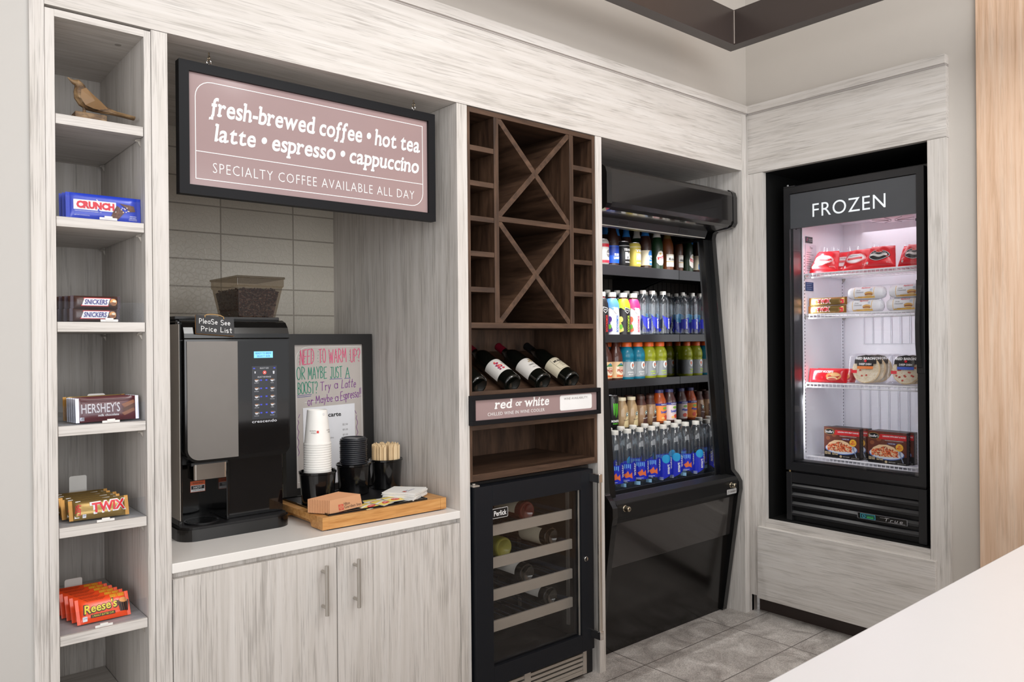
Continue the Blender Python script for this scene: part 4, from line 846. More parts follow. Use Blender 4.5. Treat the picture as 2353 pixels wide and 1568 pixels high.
# ================================================================== carved bird
t = thing('carved_bird', 'carved brown wooden bird on a small stand, top candy shelf', 'ornament', (.487, .045, SHZ[0] + .0006), (0, 0, 0))
b = MB(); b.box(-.067, .004, -.03, .03, 0, .0165, CARV); b.build('stand_base', t, .002)
b = MB(); b.tube([(-.041, 0, .015), (-.041, 0, .055)], .0037, CARV, 8); b.build('peg', t)
OUT = [(270, 483, 3), (288, 499, 9), (305, 514, 16), (330, 517, 29), (347, 546, 37), (352, 580, 48), (360, 614, 58), (380, 645, 61), (412, 668, 55), (455, 690, 45), (500, 709, 33), (545, 723, 23), (590, 738, 17), (640, 750, 15), (715, 770, 15)]
spine = []
for cx_, cy_, r_ in OUT:
    x_ = (cx_ - 270) / 450 * .154 - .0775; z_ = (755 + .1533 * (cx_ - 190) - cy_) * .000341 + .006
    spine.append((x_, z_, r_ * .000341 * (.85 if cx_ < 580 else 2.2 if cx_ < 600 else 2.5), r_ * .000341))
def tang(i):
    a = spine[max(0, i - 1)]; c = spine[min(len(spine) - 1, i + 1)]; v = Vector((c[0] - a[0], 0, c[1] - a[1])); return v.normalized()
rings = []; rb = random.Random(9)
for i, (x, z, ry, rn) in enumerate(spine):
    tt = tang(i); nn = Vector((-tt.z, 0, tt.x)); n = 10
    if nn.z < 0 and i > 3: nn = -nn
    if i <= 3: nn = Vector((-tt.z, 0, tt.x))
    rings.append([tuple(Vector((x, 0, z)) + Vector((0, 1, 0)) * ry * math.cos(2 * PI * k / n) * rb.uniform(.92, 1.04) + nn * rn * math.sin(2 * PI * k / n) * rb.uniform(.92, 1.04)) for k in range(n)])
b = MB(); v = [p for r in rings for p in r]; n = 10
f = [(j * n + i, (j + 1) * n + i, (j + 1) * n + (i + 1) % n, j * n + (i + 1) % n) for j in range(len(rings) - 1) for i in range(n)] + [tuple(range(n)), tuple(range((len(rings) - 1) * n, len(rings) * n))[::-1]]
b.add(v, f, CARV); bo = b.build('body', t)
bm = bmesh.new(); bm.from_mesh(bo.data); bmesh.ops.recalc_face_normals(bm, faces=bm.faces); bm.to_mesh(bo.data); bm.free()
for sg in (-1, 1):
    b = MB(); wing = []
    for cx_, cy_ in ((350, 575), (385, 560), (430, 610), (480, 655), (525, 700), (545, 722), (490, 722), (430, 712), (375, 690), (345, 640)):
        wing.append(((cx_ - 270) / 450 * .154 - .0775, (755 + .1533 * (cx_ - 190) - cy_) * .000341 + .006))
    ys = [.0135, .010, .0115, .0095, .0065, .0045, .008, .0125, .0165, .0175]
    cen = (sum(p[0] for p in wing) / 10, sg * .0205, sum(p[1] for p in wing) / 10); vs = [(p[0], sg * y_, p[1]) for p, y_ in zip(wing, ys)] + [cen, (cen[0], 0, cen[2])]
    m_ = len(wing); fs = [(i, (i + 1) % m_, m_) for i in range(m_)] + [((i + 1) % m_, i, m_ + 1) for i in range(m_)]
    b.add(vs, [q[::-1] if sg < 0 else q for q in fs], P('carved_wing', (128, 98, 64), .5, var=.25)); b.build('wing', t)

# ================================================================== bottles
def glassy(name, rgb, rough=.08, trans=.45):
    """coloured drink seen through its wall: diffuse and translucent under a clear coat"""
    if name in MATS: return MATS[name]
    m, nt, b, out = newmat(name); b.inputs['Base Color'].default_value = lin(rgb); b.inputs['Roughness'].default_value = .5
    b.inputs['Coat Weight'].default_value = 1; b.inputs['Coat Roughness'].default_value = rough
    tl = nt.nodes.new('ShaderNodeBsdfTranslucent'); tl.inputs[0].default_value = lin(rgb)
    mx = nt.nodes.new('ShaderNodeMixShader'); mx.inputs[0].default_value = trans
    nt.links.new(b.outputs[0], mx.inputs[1]); nt.links.new(tl.outputs[0], mx.inputs[2]); nt.links.new(mx.outputs[0], out.inputs[0])
    MATS[name] = m; return m
TWIST = {'beer_bottle': -.2, 'sports_drink': -.55, 'iced_tea': -.42, 'coffee_drink': -.55, 'fruit_tea': -.34, 'water_bottle': -.6}
def bottle(name, label, cat, loc, prof, mat, caps=(), labels=(), deco=None, group=None, rot=(0, 0, 0), seg=36, capname='cap'):
    """prof: (r, z) from base up; caps / labels: (profile, material)"""
    if rot == (0, 0, 0): rot = (0, 0, TWIST.get(name, -.5))
    t = thing(name, label, cat, loc, rot, group)
    b = MB(); b.lathe([(0, prof[0][1])] + prof + [(0, prof[-1][1])], mat, seg); b.build('body', t)
    for p, m_ in caps:
        b = MB(); b.lathe(p, m_, seg); b.build(capname, t)
    if labels or deco:
        b = MB()
        for p, m_ in labels: b.lathe(p, m_, seg)
        if deco: deco(b)
        b.build('label', t)
    return t
WINEG = P('wine_glass_dark', (12, 14, 11), .05, coat=.6, var=0); LABW = P('label_white', (226, 222, 216), .5); LABC = P('label_cream', (222, 212, 188), .5); INKB = P('label_ink', (40, 36, 36), .5)
WPROF = [(.034, 0), (.0372, .004), (.0375, .01), (.0375, .185), (.036, .2), (.029, .218), (.02, .232), (.0155, .25), (.0145, .29), (.0155, .292), (.0155, .298), (.0145, .3)]
def wine(label, loc, rot, foil, lab, deco=None, body=WINEG, group=None, lz=(.045, .125), half=1.9, name='wine_bottle'):
    t = thing(name, label, 'wine bottle', loc, rot, group)
    b = MB(); b.lathe([(0, .012), (.02, .008), (.03, 0)] + WPROF + [(0, .3)], body, 32); b.build('body', t)
    b = MB(); b.lathe([(.0152, .225), (.0163, .25), (.0152, .29), (.0162, .2915), (.0162, .2985), (.0148, .3008), (0, .3008)][1:], foil, 24); b.build('capsule', t)
    if lab:
        b = MB(); b.lathe([(.0378, lz[0]), (.0378, lz[1])], lab, 28, a0=-half, a1=half)
        if deco: deco(b, cylm(.0379, 0))
        b.build('label', t)
    return t
FOILR = P('foil_red', (110, 18, 36), .3, metal=.3); FOILB = P('foil_black', (22, 20, 22), .3, metal=.3); FOILP = P('foil_burgundy', (120, 30, 48), .3, metal=.3)
def d_heart(b, mp):
    rd = random.Random(1)
    for i in range(16): ell(b, mp, -.017 + rd.uniform(-.009, .009), .085 + rd.uniform(-.024, .024), .0042, .0042, [P('print_rose', (206, 60, 84), .5), P('print_plum', (150, 40, 96), .5), P('print_coral', (226, 110, 100), .5)][i % 3], 8, .0004 + .00005 * i)
    text(b, mp, 'SEAGLASS', .016, .093, GREYI, w=.034, h=.006); text(b, mp, 'PINOT NOIR', .016, .08, GREYI, w=.026, h=.0034)
def d_tree(b, mp):
    rd = random.Random(2); TN = P('print_tan', (176, 156, 122), .6)
    for i in range(14): ell(b, mp, .002 + rd.uniform(-.011, .011), .106 + rd.uniform(-.008, .008), .004, .0035, TN, 7, .0004 + .00004 * i)
    rect(b, mp, .0005, .09, .0035, .1, TN, 1); text(b, mp, 'TRINITY OAKS', .001, .078, INKB, w=.046, h=.006, bold=.01); text(b, mp, 'CABERNET SAUVIGNON', .001, .06, GREYI, w=.04, h=.0035)
def d_crest(b, mp):
    line(b, mp, rrect(-.032, .05, .032, .12, (.003,) * 4, 3), .0008, INKB, .0004, True); text(b, mp, 'MURPHY', 0, .1, INKB, w=.052, h=.012, bold=.03); text(b, mp, 'GOODE', 0, .088, INKB, w=.02, h=.0042, bold=.01)
    line(b, mp, [(-.03, .083), (.03, .083)], .0008, INKB); text(b, mp, 'CALIFORNIA', 0, .074, INKB, w=.03, h=.004); text(b, mp, 'PINOT NOIR', 0, .063, INKB, w=.026, h=.0045)
ang = math.atan2(.16, .315); rt = -(PI / 2 - ang)
def on_board(x, y): return (x, y - .0395 * math.sin(ang), 1.118 + (y - .015) * math.tan(ang) + .0395 * math.cos(ang))
for x, lab, foil, lm, dc in ((1.665, 'leftmost dark wine bottle on the slanted display, mostly hidden', FOILP, None, None), (1.822, 'red foil wine bottle with a rosy leaf print label on the display', FOILR, LABW, d_heart), (1.972, 'red foil wine bottle with a tan tree on a white label', FOILR, LABW, d_tree), (2.124, 'black foil wine bottle with a cream crest label on the display', FOILB, LABC, d_crest)):
    wine(lab, on_board(x, .035), (rt, 0, .0), foil, lm, dc, group='wine bottles on the slanted display')

# ================================================================== wine cooler
t = thing('wine_cooler', 'built-in glass door wine cooler with charcoal frame and steel handle', 'wine cooler', (1.92, .25, 0))
x0, x1 = 1.617, 2.195; ZT = .8185
b = MB()
for q in ((1.613, 1.628, .03, .58, .115, .826), (2.205, 2.222, .03, .58, .115, .826), (1.628, 2.205, .03, .58, .81, .826), (1.628, 2.205, .03, .58, .115, .13), (1.628, 2.205, .56, .58, .13, .81)): b.box(*q, BLACKM)
b.box(1.628, 2.205, .26, .5, .13, .16, BLACKM); b.box(1.618, 2.236, .03, .5, .0, .115, BLACKM); wpart(b, 'cabinet', t)
CHB = P('charcoal_door', (18, 21, 27), .5, spec=.25); gx0, gx1, gz0, gz1 = 1.692, 2.128, .185, .746
b = MB()
for q in ((x0, gx0, .12, ZT), (gx1, x1, .12, ZT), (gx0, gx1, gz1, ZT), (gx0, gx1, .12, gz0)): b.box(q[0], q[1], -.022, .022, q[2], q[3], CHB)
d = wpart(b, 'door', t, .0012)
b = MB(); b.box(gx0, gx1, -.008, -.005, gz0, gz1, thin('tinted_pane', (.9, .9, .9), .02, .25, .0)); wpart(b, 'door_glass', t)
b = MB(); b.box(gx1 - .006, gx1 - .0005, -.0125, -.0085, gz0, gz1, STEEL); wpart(b, 'glass_edge', t)
b = MB(); b.tube([(2.183, -.066, .178), (2.183, -.066, .79)], .0085, P('handle_steel', (206, 198, 188), .24, metal=.95), 18); h = wpart(b, 'handle', t)
for za in (.168, .772):
    b = MB(); b.box(2.1735, 2.1925, -.075, -.021, za, za + .033, CHROME); b.build('handle_bracket', h, .002)
b = MB(); L_ = TR(2.15, -.022, .476) @ RX(PI / 2); b.lathe([(0, .005), (.0085, .005), (.0095, .004), (.0095, 0)], CHROME, 20, L_); b.box(-.001, .001, -.004, .004, .0045, .0056, BLACKM, L_); wpart(b, 'lock', t)
b = MB(); mp = flat(FRONT(0, -.0085, 0)); poly(b, mp, rrect(1.7, .697, 1.771, .732, (.004,) * 4, 3), WHITE, .0004); poly(b, mp, rrect(1.7015, .6985, 1.7695, .7305, (.003,) * 4, 3), BLACKM, .0008); text(b, mp, 'Perlick', 1.7355, .7145, WHITE, w=.057, h=.018, bold=.015, e=.0012); wpart(b, 'badge', t)
b = MB(); b.box(1.614, 1.640, -.016, .03, ZT + .0005, ZT + .0065, STEEL); b.cyl(.006, ZT + .0065, ZT + .011, STEEL, 14, TR(1.626, 0, 0)); wpart(b, 'hinge', t, .001)
b = MB()
for k in range(5): b.box(1.72 if k else 1.62, 2.155 if k else 2.17, .0, .03, .022 + .0175 * k, .022 + .0175 * k + (.011 if k else .016), STEEL)
b.box(2.153, 2.172, -.002, .03, .022, .112, STEEL); b.box(1.85, 1.88, -.002, .03, .022, .112, STEEL); b.box(1.62, 1.64, -.002, .03, .022, .112, STEEL); b.box(1.64, 2.153, .027, .03, .03, .105, BLACKM); wpart(b, 'grille', t, .0008)
RACKB = P('rack_wire', (70, 82, 104), .25, metal=.6)
for za in (.627, .511, .396, .285):
    b = MB(); b.box(1.70, 2.124, .024, .034, za, za + .038, P('rack_rail', (178, 170, 160), .5, metal=.3)); s = wpart(b, 'rack_front', t, .001)
    b = MB()
    for i in range(11):
        xx = 1.712 + .04 * i; zz = za + .008 + (.006 if i % 2 else 0); b.tube([(xx, .034, zz), (xx, .5, zz)], .0028, RACKB, 6)
    b.tube([(1.705, .49, za + .006), (2.125, .49, za + .006)], .0035, RACKB, 6); b.box(2.112, 2.124, .03, .5, za + .018, za + .032, RACKB); b.build('rack_wires', s)
b = MB()
for yy in (.12, .42): b.box(2.196, 2.2045, yy, yy + .014, .17, .8, STEEL)
wpart(b, 'side_track', t)
lying = (-PI / 2, 0, 0)
WAMB = P('wine_rose_glass', (88, 22, 20), .06, coat=.6); WOLV = glassy('wine_white_glass', (164, 160, 66), .06, .5)
def d_script(b, mp): line(b, mp, [(-.02 + .002 * i, .09 + .006 * math.sin(i * 1.7)) for i in range(21)], .0014, INKB); line(b, mp, [(-.015, .07), (.015, .07)], .002, GREYI)
for x, za, lab, body, lm, foil, rz in ((1.915, .627, 'rosy red wine bottle lying on the top cooler rack', WAMB, LABC, FOILR, .5), (2.038, .511, 'dark wine bottle lying right on the second cooler rack', WINEG, LABC, FOILB, -1.0), (1.802, .511, 'pale green white-wine bottle lying on the second cooler rack', WOLV, None, FOILB, 0), (1.912, .396, 'dark wine bottle with white label on the third cooler rack', WINEG, LABW, FOILB, .55), (2.03, .285, 'dark wine bottle with white label on the lowest cooler rack', WINEG, LABW, FOILB, .55)):
    b_ = wine(lab, (x, .05, za + .056), lying, foil, lm, d_script if lm is LABW else None, body, 'wine bottles in the cooler', (.03, .15), 1.3)
    q = Matrix.Rotation(-PI / 2, 4, 'X') @ Matrix.Rotation(rz - .9 if lm else 0, 4, 'Z'); b_.rotation_euler = q.to_euler()

# ================================================================== open drink cooler
t = thing('drink_cooler', 'tall open-front black refrigerated drink case with sloping sides', 'drink cooler', (2.79, .35, 0))
side = [(.77, .0), (.09, .0), (.086, .02), (.0, .57), (-.007, .60), (-.006, .64), (.012, .668), (.036, .69), (.133, 1.815), (.128, 1.836), (.115, 1.846), (.045, 1.851), (.022, 1.858), (.009, 1.876), (.010, 2.0), (.018, 2.024), (.036, 2.037), (.77, 2.037)]
for xa, xb in ((2.324, 2.354), (3.214, 3.245)):
    b = MB(); b.prism(side, 'x', xa, xb, BLACKG); wpart(b, 'side_panel', t, .006)
inner = [(.75, .59), (.11, .60), (.085, .66), (.175, 1.81), (.75, 1.81)]
for xa, xb in ((3.176, 3.2135), (2.3545, 2.412)):
    b = MB(); b.prism([(y + (.0 if y > .5 else -.018 if xa > 3 else -.030), z) for y, z in inner], 'x', xa, xb, P('frame_jet', (8, 8, 9), .3)); wpart(b, 'inner_frame', t, .002)
b = MB(); b.prism([(.74, .62), (.12, .63), (.098, .66), (.188, 1.80), (.74, 1.80)], 'x', 3.171, 3.1755, P('mirror_tint', (185, 185, 187), .015, metal=1, var=0)); wpart(b, 'mirror_end', t)
b = MB(); b.box(2.375, 3.171, .735, .765, .59, 2.03, P('case_back', (66, 60, 55), .5))
for i in range(20): b.box(2.40 + .04 * i, 2.402 + .04 * i, .733, .7352, .95, 1.75, BLACKM)
wpart(b, 'back_panel', t)
b = MB(); b.prism([(.2, 2.034), (.038, 2.034), (.02, 2.024), (.0135, 2.004), (.0125, 1.884), (.022, 1.866), (.04, 1.8565), (.135, 1.846), (.2, 1.846)], 'x', 2.354, 3.214, P('header_black', (26, 24, 24), .22, coat=.4)); b.box(2.354, 3.214, .2, .76, 1.95, 2.034, BLACKM); wpart(b, 'header', t, .003)
b = MB(); b.prism([(.2, 1.848), (.132, 1.846), (.144, 1.816), (.2, 1.816)], 'x', 2.375, 3.176, P('strip_black', (26, 27, 30), .35))
n_ = Vector((0, -.05, -.018)).normalized()
for xv in (2.566, 2.994):
    M_ = frame((xv, .1372, 1.831), (1, 0, 0), (0, -.012, .03)); mp = flat(M_); poly(b, mp, rrect(-.034, -.011, .034, .011, (.0105,) * 4, 5), BLACKM, .0006); line(b, mp, rrect(-.034, -.011, .034, .011, (.0105,) * 4, 5), .0014, P('strip_edge', (60, 60, 64), .3), .0012, True)
b.box(2.375, 3.171, .144, .148, 1.812, 1.816, P('strip_glow', (190, 186, 178), .35)); wpart(b, 'lamp_strip', t)  # pale bar paints the glow line along the strip's lower edge
b = MB(); b.prism([(.75, .60), (.12, .60), (.12, .615), (.75, .632)], 'x', 2.375, 3.171, BLACKM); wpart(b, 'deck', t)
b = MB(); b.box(2.412, 3.171, .1135, .1195, .60, .676, BLACKM); wpart(b, 'deck_curb', t, .001)
b = MB(); b.box(2.412, 3.171, .1125, .1134, .654, .658, P('curb_glint', (186, 190, 206), .3)); wpart(b, 'curb_glint_strip', t)  # pale bar paints the glint along the deck curb
b = MB(); b.prism([(.12, .56), (.03, .56), (.004, .585), (-.002, .60), (-.003, .650), (.012, .664), (.078, .668), (.108, .652), (.12, .652)], 'x', 2.354, 3.214, P('ledge_black', (16, 16, 17), .5, spec=.3)); l_ = wpart(b, 'ledge', t, .003)
for xk in (2.404, 3.157):
    b = MB(); M_ = TR(xk, -.003, .630) @ RX(PI / 2); b.lathe([(0, .024), (.008, .024), (.0105, .022), (.0112, .018), (.0112, .002), (.0135, 0)], P('nickel', (190, 178, 156), .22, metal=1), 22, M_); b.lathe([(0, .0245), (.004, .0245)], BLACKM, 12, M_); b.build('lock_knob', l_, loc=tuple(-c for c in t.location))
    bpy.data.objects[l_.name].children[-1].location = (0, 0, 0)
b = MB(); mp = flat(FRONT(0, -.0032, 0)); poly(b, mp, rrect(3.118, .588, 3.196, .612, (.004,) * 4, 4), P('badge_silver', (206, 206, 206), .35, metal=.3), .0012); line(b, mp, [(3.124, .594), (3.132, .605), (3.14, .597)], .002, GREYI, .002); text(b, mp, 'Structural', 3.167, .600, GREYI, w=.044, h=.008, bold=.02, e=.002); wpart(b, 'badge', t)
b = MB(); b.prism([(.05, .575), (.022, .575), (.0495, .379), (.08, .379)], 'x', 2.354, 3.214, P('front_black', (42, 39, 38), .16, coat=.4)); wpart(b, 'front_panel', t, .0015)  # black lightened so its colour carries the panel's reflections
b = MB(); b.prism([(.09, .377), (.058, .377), (.1045, .0), (.13, .0)], 'x', 2.354, 3.214, P('kick_black', (14, 12, 11), .16)); wpart(b, 'kick_panel', t, .0015)
b = MB(); b.box(2.354, 3.214, .13, .76, .0, .59, BLACKM); wpart(b, 'base', t)
b = MB(); b.prism([(.104, .655), (.1065, .655), (.1165, .803), (.114, .803)], 'x', 2.4125, 3.17, ACRY); wpart(b, 'front_guard', t)
SHELF = [(1.665, .30), (1.342, .30), (1.13, .30), (.905, .292)]
for (z, y), lh in zip(SHELF, (.045, .033, .033, .03)):
    b = MB(); b.box(2.377, 3.170, y + .004, .735, z - .014, z, P('shelf_black', (32, 32, 34), .35)); b.box(2.377, 3.170, y, y + .004, z - lh, z + .004, P('shelf_lip', (34, 34, 37), .32)); wpart(b, 'shelf', t, .001)
for xc in (2.39, 3.158):
    b = MB(); b.prism([(.735, 1.65), (.31, 1.65), (.5, 1.60), (.735, 1.5)], 'x', xc - .004, xc + .004, BLACKM); wpart(b, 'shelf_bracket', t)

# ---- drinks
AMB = glassy('amber_beer', (50, 22, 10), .05, .2); GRN = glassy('green_beer', (14, 50, 22), .05, .25); AMBL = glassy('gold_beer', (112, 58, 18), .05, .35)
BP = [(.026, 0), (.0302, .003), (.0305, .012), (.0305, .118), (.028, .138), (.0195, .163), (.0148, .182), (.0135, .212), (.0142, .214), (.0142, .22), (.013, .222)]
CROWN = [(.0135, .2185), (.0152, .2185), (.0148, .226), (.012, .229), (0, .229)]
def beer(label, loc, mat, cap, lab, deco, neck=None, z0=.016, z1=.096, group=None, rz=0):
    ls = [([(.0308, z0), (.0308, z1)], lab)] if lab else []
    if neck: ls.append(([(.0207, .1615), (.0153, .183), (.0148, .200)], neck))
    return bottle('beer_bottle', label, 'beer bottle', loc, BP, mat, [(CROWN, cap)], ls, deco, group, (0, 0, rz))
CANP = [(.025, 0), (.028, .002), (.033, .012), (.033, .105), (.0305, .113), (.0265, .119), (.0272, .1205), (.0272, .122), (.0255, .122), (.0255, .1195)]
def can(label, loc, prof, mat, deco, group=None, cat='can', name='beverage_can', rz=0):
    tt = thing(name, label, cat, loc, (0, 0, rz), group); b = MB(); b.lathe([(0, .002)] + prof[:-4], mat, 26); b.build('body', tt)
    b = MB(); b.lathe(prof[-5:] + [(0, prof[-1][1])], P('can_lid', (190, 190, 194), .25, metal=.9), 26); zt = prof[-1][1]; b.box(-.006, .006, -.013, .002, zt + .0004, zt + .0014, STEEL); b.build('can_top', tt)
    b = MB(); deco(b); b.build('print', tt); return tt
BLB = P('beer_blue', (26, 84, 200), .35); BMB = P('moon_blue', (44, 116, 190), .4); GOLDL = P('gold_print', (190, 160, 92), .4); YLC = P('can_yellow', (216, 196, 92), .35, metal=.2); IPAB = P('can_black', (28, 28, 30), .35)
m31 = cylm(.031)
def d_bud(b): rect(b, m31, -.035, .022, .035, .05, BLB, 10, .0004); rect(b, m31, -.035, .05, .035, .09, P('beer_deep', (20, 56, 150), .35), 10, .0003); text(b, m31, 'BUD', .004, .053, WHITE, w=.028, h=.0115, bold=.05, e=.0008); text(b, m31, 'LIGHT', .004, .038, WHITE, w=.034, h=.0115, bold=.05, e=.0008)
def d_moon(b): ell(b, m31, .012, .07, .017, .021, BMB, 14, .0004); text(b, m31, 'BLUE MOON', .012, .06, WHITE, w=.034, h=.011, bold=.02, e=.0009); rect(b, m31, .0, .017, .03, .046, BMB, 6, .0004); text(b, m31, 'WHITE', .014, .032, WHITE, w=.026, h=.010, bold=.03, e=.0008); line(b, m31, [(-.03, .017), (.035, .017)], .002, GOLDL, .0006)
def d_stella(b):
    poly(b, m31, [(-.022, .036), (-.024, .06), (-.014, .088), (0, .094), (.014, .088), (.024, .06), (.022, .036), (.008, .022), (-.008, .022)], LABW, .0006); RD = P('stella_red', (190, 40, 46), .4)
    poly(b, m31, [(-.017, .048), (-.018, .062), (.018, .074), (.017, .056)], RD, .0012); text(b, m31, 'STELLA', 0, .0665, WHITE, w=.028, h=.0058, bold=.04, e=.0018, rot=.3); text(b, m31, 'ARTOIS', 0, .0565, WHITE, w=.026, h=.0055, bold=.04, e=.0018, rot=.3); ell(b, m31, -.003, .079, .006, .005, GOLDL, 8, .0012)
def d_model(b): rect(b, m31, -.026, .02, .026, .082, LABW, 8, .0005); text(b, m31, 'Modelo', .003, .058, INKB, w=.034, h=.016, bold=.02, e=.0009); line(b, m31, [(-.025, .045), (.025, .045)], .004, GOLDL, .0008); line(b, m31, [(-.025, .078), (.025, .078)], .0016, GOLDL, .0008)
m33 = cylm(.0331)
def d_can(main, c1, c2, t1, t2):
    def f(b): text(b, m33, t1, .006, .082, c1, w=.05, h=.012, bold=.05, e=.0005); text(b, m33, t2, .006, .053, c1, w=.036, h=.034, bold=.06, e=.0005); text(b, m33, 'BREWING CO', .006, .023, c2, w=.035, h=.005, bold=.02, e=.0005); line(b, m33, [(-.05, .1), (.05, .1)], .002, c2, .0005)
    return f
zb = SHELF[0][0] + .0005; GB_ = 'beers on the top shelf'
red_can = can('red and white beer can at the left end of the top shelf', (2.650, .342, zb), CANP, P('beer_white', (216, 212, 208), .35, metal=.2), lambda b: (rect(b, m33, -.06, .012, .06, .024, REDT, 14, .0004), rect(b, m33, -.06, .085, .06, .1, REDT, 14, .0004), ell(b, m33, .012, .055, .016, .018, GREYI, 12, .0004), text(b, m33, 'Budweiser', .012, .055, WHITE, w=.028, h=.008, shear=.3, e=.0009)), GB_)
beer('brown beer bottle with a solid blue label, second on the top shelf', (2.720, .340, zb), AMB, P('cap_blue', (40, 70, 150), .3), BLB, d_bud, None, .014, .096, GB_)
can('black and white craft beer can on the top shelf', (2.795, .342, zb), CANP, IPAB, d_can(0, WHITE, WHITE, 'YEE-HAW', 'IPA'), GB_, rz=-.12)
can('yellow craft beer can on the top shelf', (2.876, .342, zb), CANP, YLC, d_can(0, WHITE, WHITE, 'YEE', 'HAW'), GB_, rz=-.12)
moon = beer('amber beer bottle with a blue moon on its cream label', (2.960, .342, zb), AMB, P('cap_blue', (40, 70, 150), .3), LABC, d_moon, BMB, .016, .09, GB_)
stel = beer('green beer bottle with a white crest label and white neck foil', (3.049, .342, zb), GRN, WHITE, None, d_stella, LABW, group=GB_)
model = beer('amber beer bottle with gold neck foil, nearest the mirrored end', (3.132, .342, zb), AMBL, GOLD, None, d_model, GOLD, group=GB_)
for src, x, lab in ((moon, 2.760, 'blue-necked beer bottle standing behind the black can'), (moon, 2.840, 'blue-necked beer bottle standing behind the yellow can'), (moon, 2.915, 'blue-necked beer bottle in the second row of the top shelf'), (stel, 2.995, 'green beer bottle in the second row of the top shelf'), (model, 3.065, 'gold-necked beer bottle in the second row of the top shelf'), (model, 3.135, 'gold-necked beer bottle in the second row by the mirror')):
    dup(src, (x, .425, zb), None, lab, 'beers behind the front row')
# second shelf: sports drinks and small waters
BAP = [(.028, 0), (.034, .003), (.0345, .02), (.0335, .05), (.0345, .09), (.033, .115), (.034, .13), (.0325, .145), (.0245, .168), (.0175, .178), (.0165, .186)]
CAPW = P('cap_white', (206, 204, 198), .4)
def sport(label, loc, main, dark, fruit, txtc, liquid):
    m_ = cylm(.0352)
    def deco(b):
        poly_ = [(-.045, .128), (-.022, .148), (0, .135), (.022, .148), (.045, .128)]
        strip(b, lambda u, v, e: cylm(.0352 if v < .146 else .0300)(u, v, e), [(-.07, .12, .15), (-.02, .13, .15), (.004, .115, .15), (.03, .125, .15), (.07, .12, .15)], dark, .0004)
        poly(b, m_, [(-.001, .132), (.024, .126), (.022, .112), (.011, .101), (-.002, .114)], WHITE, .0012); poly(b, m_, [(.001, .129), (.021, .124), (.019, .113), (.011, .105), (.0005, .115)], main, .0018); text(b, m_, 'BA', .0105, .118, WHITE, w=.012, h=.006, e=.0022)
        strip(b, m_, [(-.06, .0, .06), (-.034, .01, .085), (-.02, .015, .06), (-.008, .02, .03)], fruit, .0008); ell(b, m_, -.021, .075, .011, .014, fruit, 10, .001); ell(b, m_, -.02, .04, .008, .012, P('leaf_green', (120, 190, 70), .5), 8, .0012)
        text(b, m_, 'BODYARMOR', .018, .055, txtc, w=.078, h=.0135, bold=.02, rot=PI / 2, e=.0012); rect(b, m_, -.046, .008, -.036, .03, WHITE, 2, .0012)
    lab_m = main
    return bottle('sports_drink', label, 'drink bottle', loc, BAP, liquid, [([(.0185, .180), (.0205, .180), (.0205, .199), (.019, .2015), (0, .2015)], CAPW)], [([(.0347, .0), (.0349, .02), (.0339, .05), (.0349, .09), (.0335, .115), (.0344, .13)], lab_m), ([(.0344, .13), (.033, .146), (.0251, .168), (.0215, .173)], dark)], deco, 'sports drinks on the second shelf')
zb = SHELF[1][0] + .0005
BAK = P('wrap_black', (30, 28, 30), .35); BAW = P('wrap_white', (230, 230, 234), .35); BLI = P('wrap_blue', (90, 150, 220), .35); LIM = P('wrap_lime', (170, 214, 40), .35); PNK = P('wrap_pink', (230, 50, 120), .35)
sport('black wrapped sports drink, leftmost on the second shelf', (2.645, .345, zb), BAK, BAK, REDT, P('print_red2', (220, 60, 60), .4), glassy('fruit_red', (150, 30, 40)))
sport('white sports drink bottle with a light blue collar', (2.718, .345, zb), BAW, BLI, P('berry', (90, 60, 150), .4), P('txt_blue', (40, 110, 200), .4), glassy('fruit_rust', (120, 50, 40)))
sport('black sports drink bottle with a lime green collar', (2.796, .345, zb), BAK, LIM, P('pine_yellow', (230, 214, 120), .4), P('txt_lime', (190, 220, 70), .4), glassy('fruit_rust', (120, 50, 40)))
sport('white sports drink bottle with a hot pink collar', (2.869, .345, zb), BAW, PNK, P('melon', (240, 120, 90), .4), P('txt_pink', (226, 70, 110), .4), glassy('fruit_rust', (120, 50, 40)))
SMB = P('water_blue', (30, 44, 190), .3); SMC = P('water_cyan', (36, 160, 214), .3); WATER = thin('water_bottle', (.93, .96, .98), .05, .7, .04, (206, 220, 236), .03)
SPR = [(.028, 0), (.0315, .004), (.032, .01), (.032, .142), (.0316, .158), (.029, .176), (.0225, .193), (.0155, .202), (.0135, .206), (.013, .212)]
def d_smart(b):
    m_ = cylm(.0322); strip(b, m_, [(-.016, .098, .10), (-.006, .05, .092), (.012, .028, .086), (.028, .03, .082), (.05, .035, .08)], SMB, .0005)
    text(b, m_, 'smart', .0185, .057, WHITE, w=.05, h=.0125, bold=.04, rot=PI / 2, e=.001); strip(b, m_, [(-.09, .07, .105), (-.07, .065, .112), (-.05, .07, .105)], SMC, .0005); ell(b, m_, -.03, .026, .008, .009, SMB, 10, .0005); strip(b, m_, [(-.09, .02, .06), (-.06, .01, .065), (-.045, .03, .05)], SMB, .0005)
water = None; GW = 'small waters on the second shelf'
spots = [(2.940, .343, 'small clear water bottle nearest the pink collared drink'), (3.010, .343, 'small clear water bottle, middle of three at the shelf front'), (3.094, .343, 'small clear water bottle, rightmost at the shelf front')]
for row, yy in enumerate((.42, .495)):
    for i in range(8): spots.append((2.63 + .0695 * i + .012 * row, yy, 'small clear water bottle in the %s row back on the second shelf' % ('second', 'third')[row]))
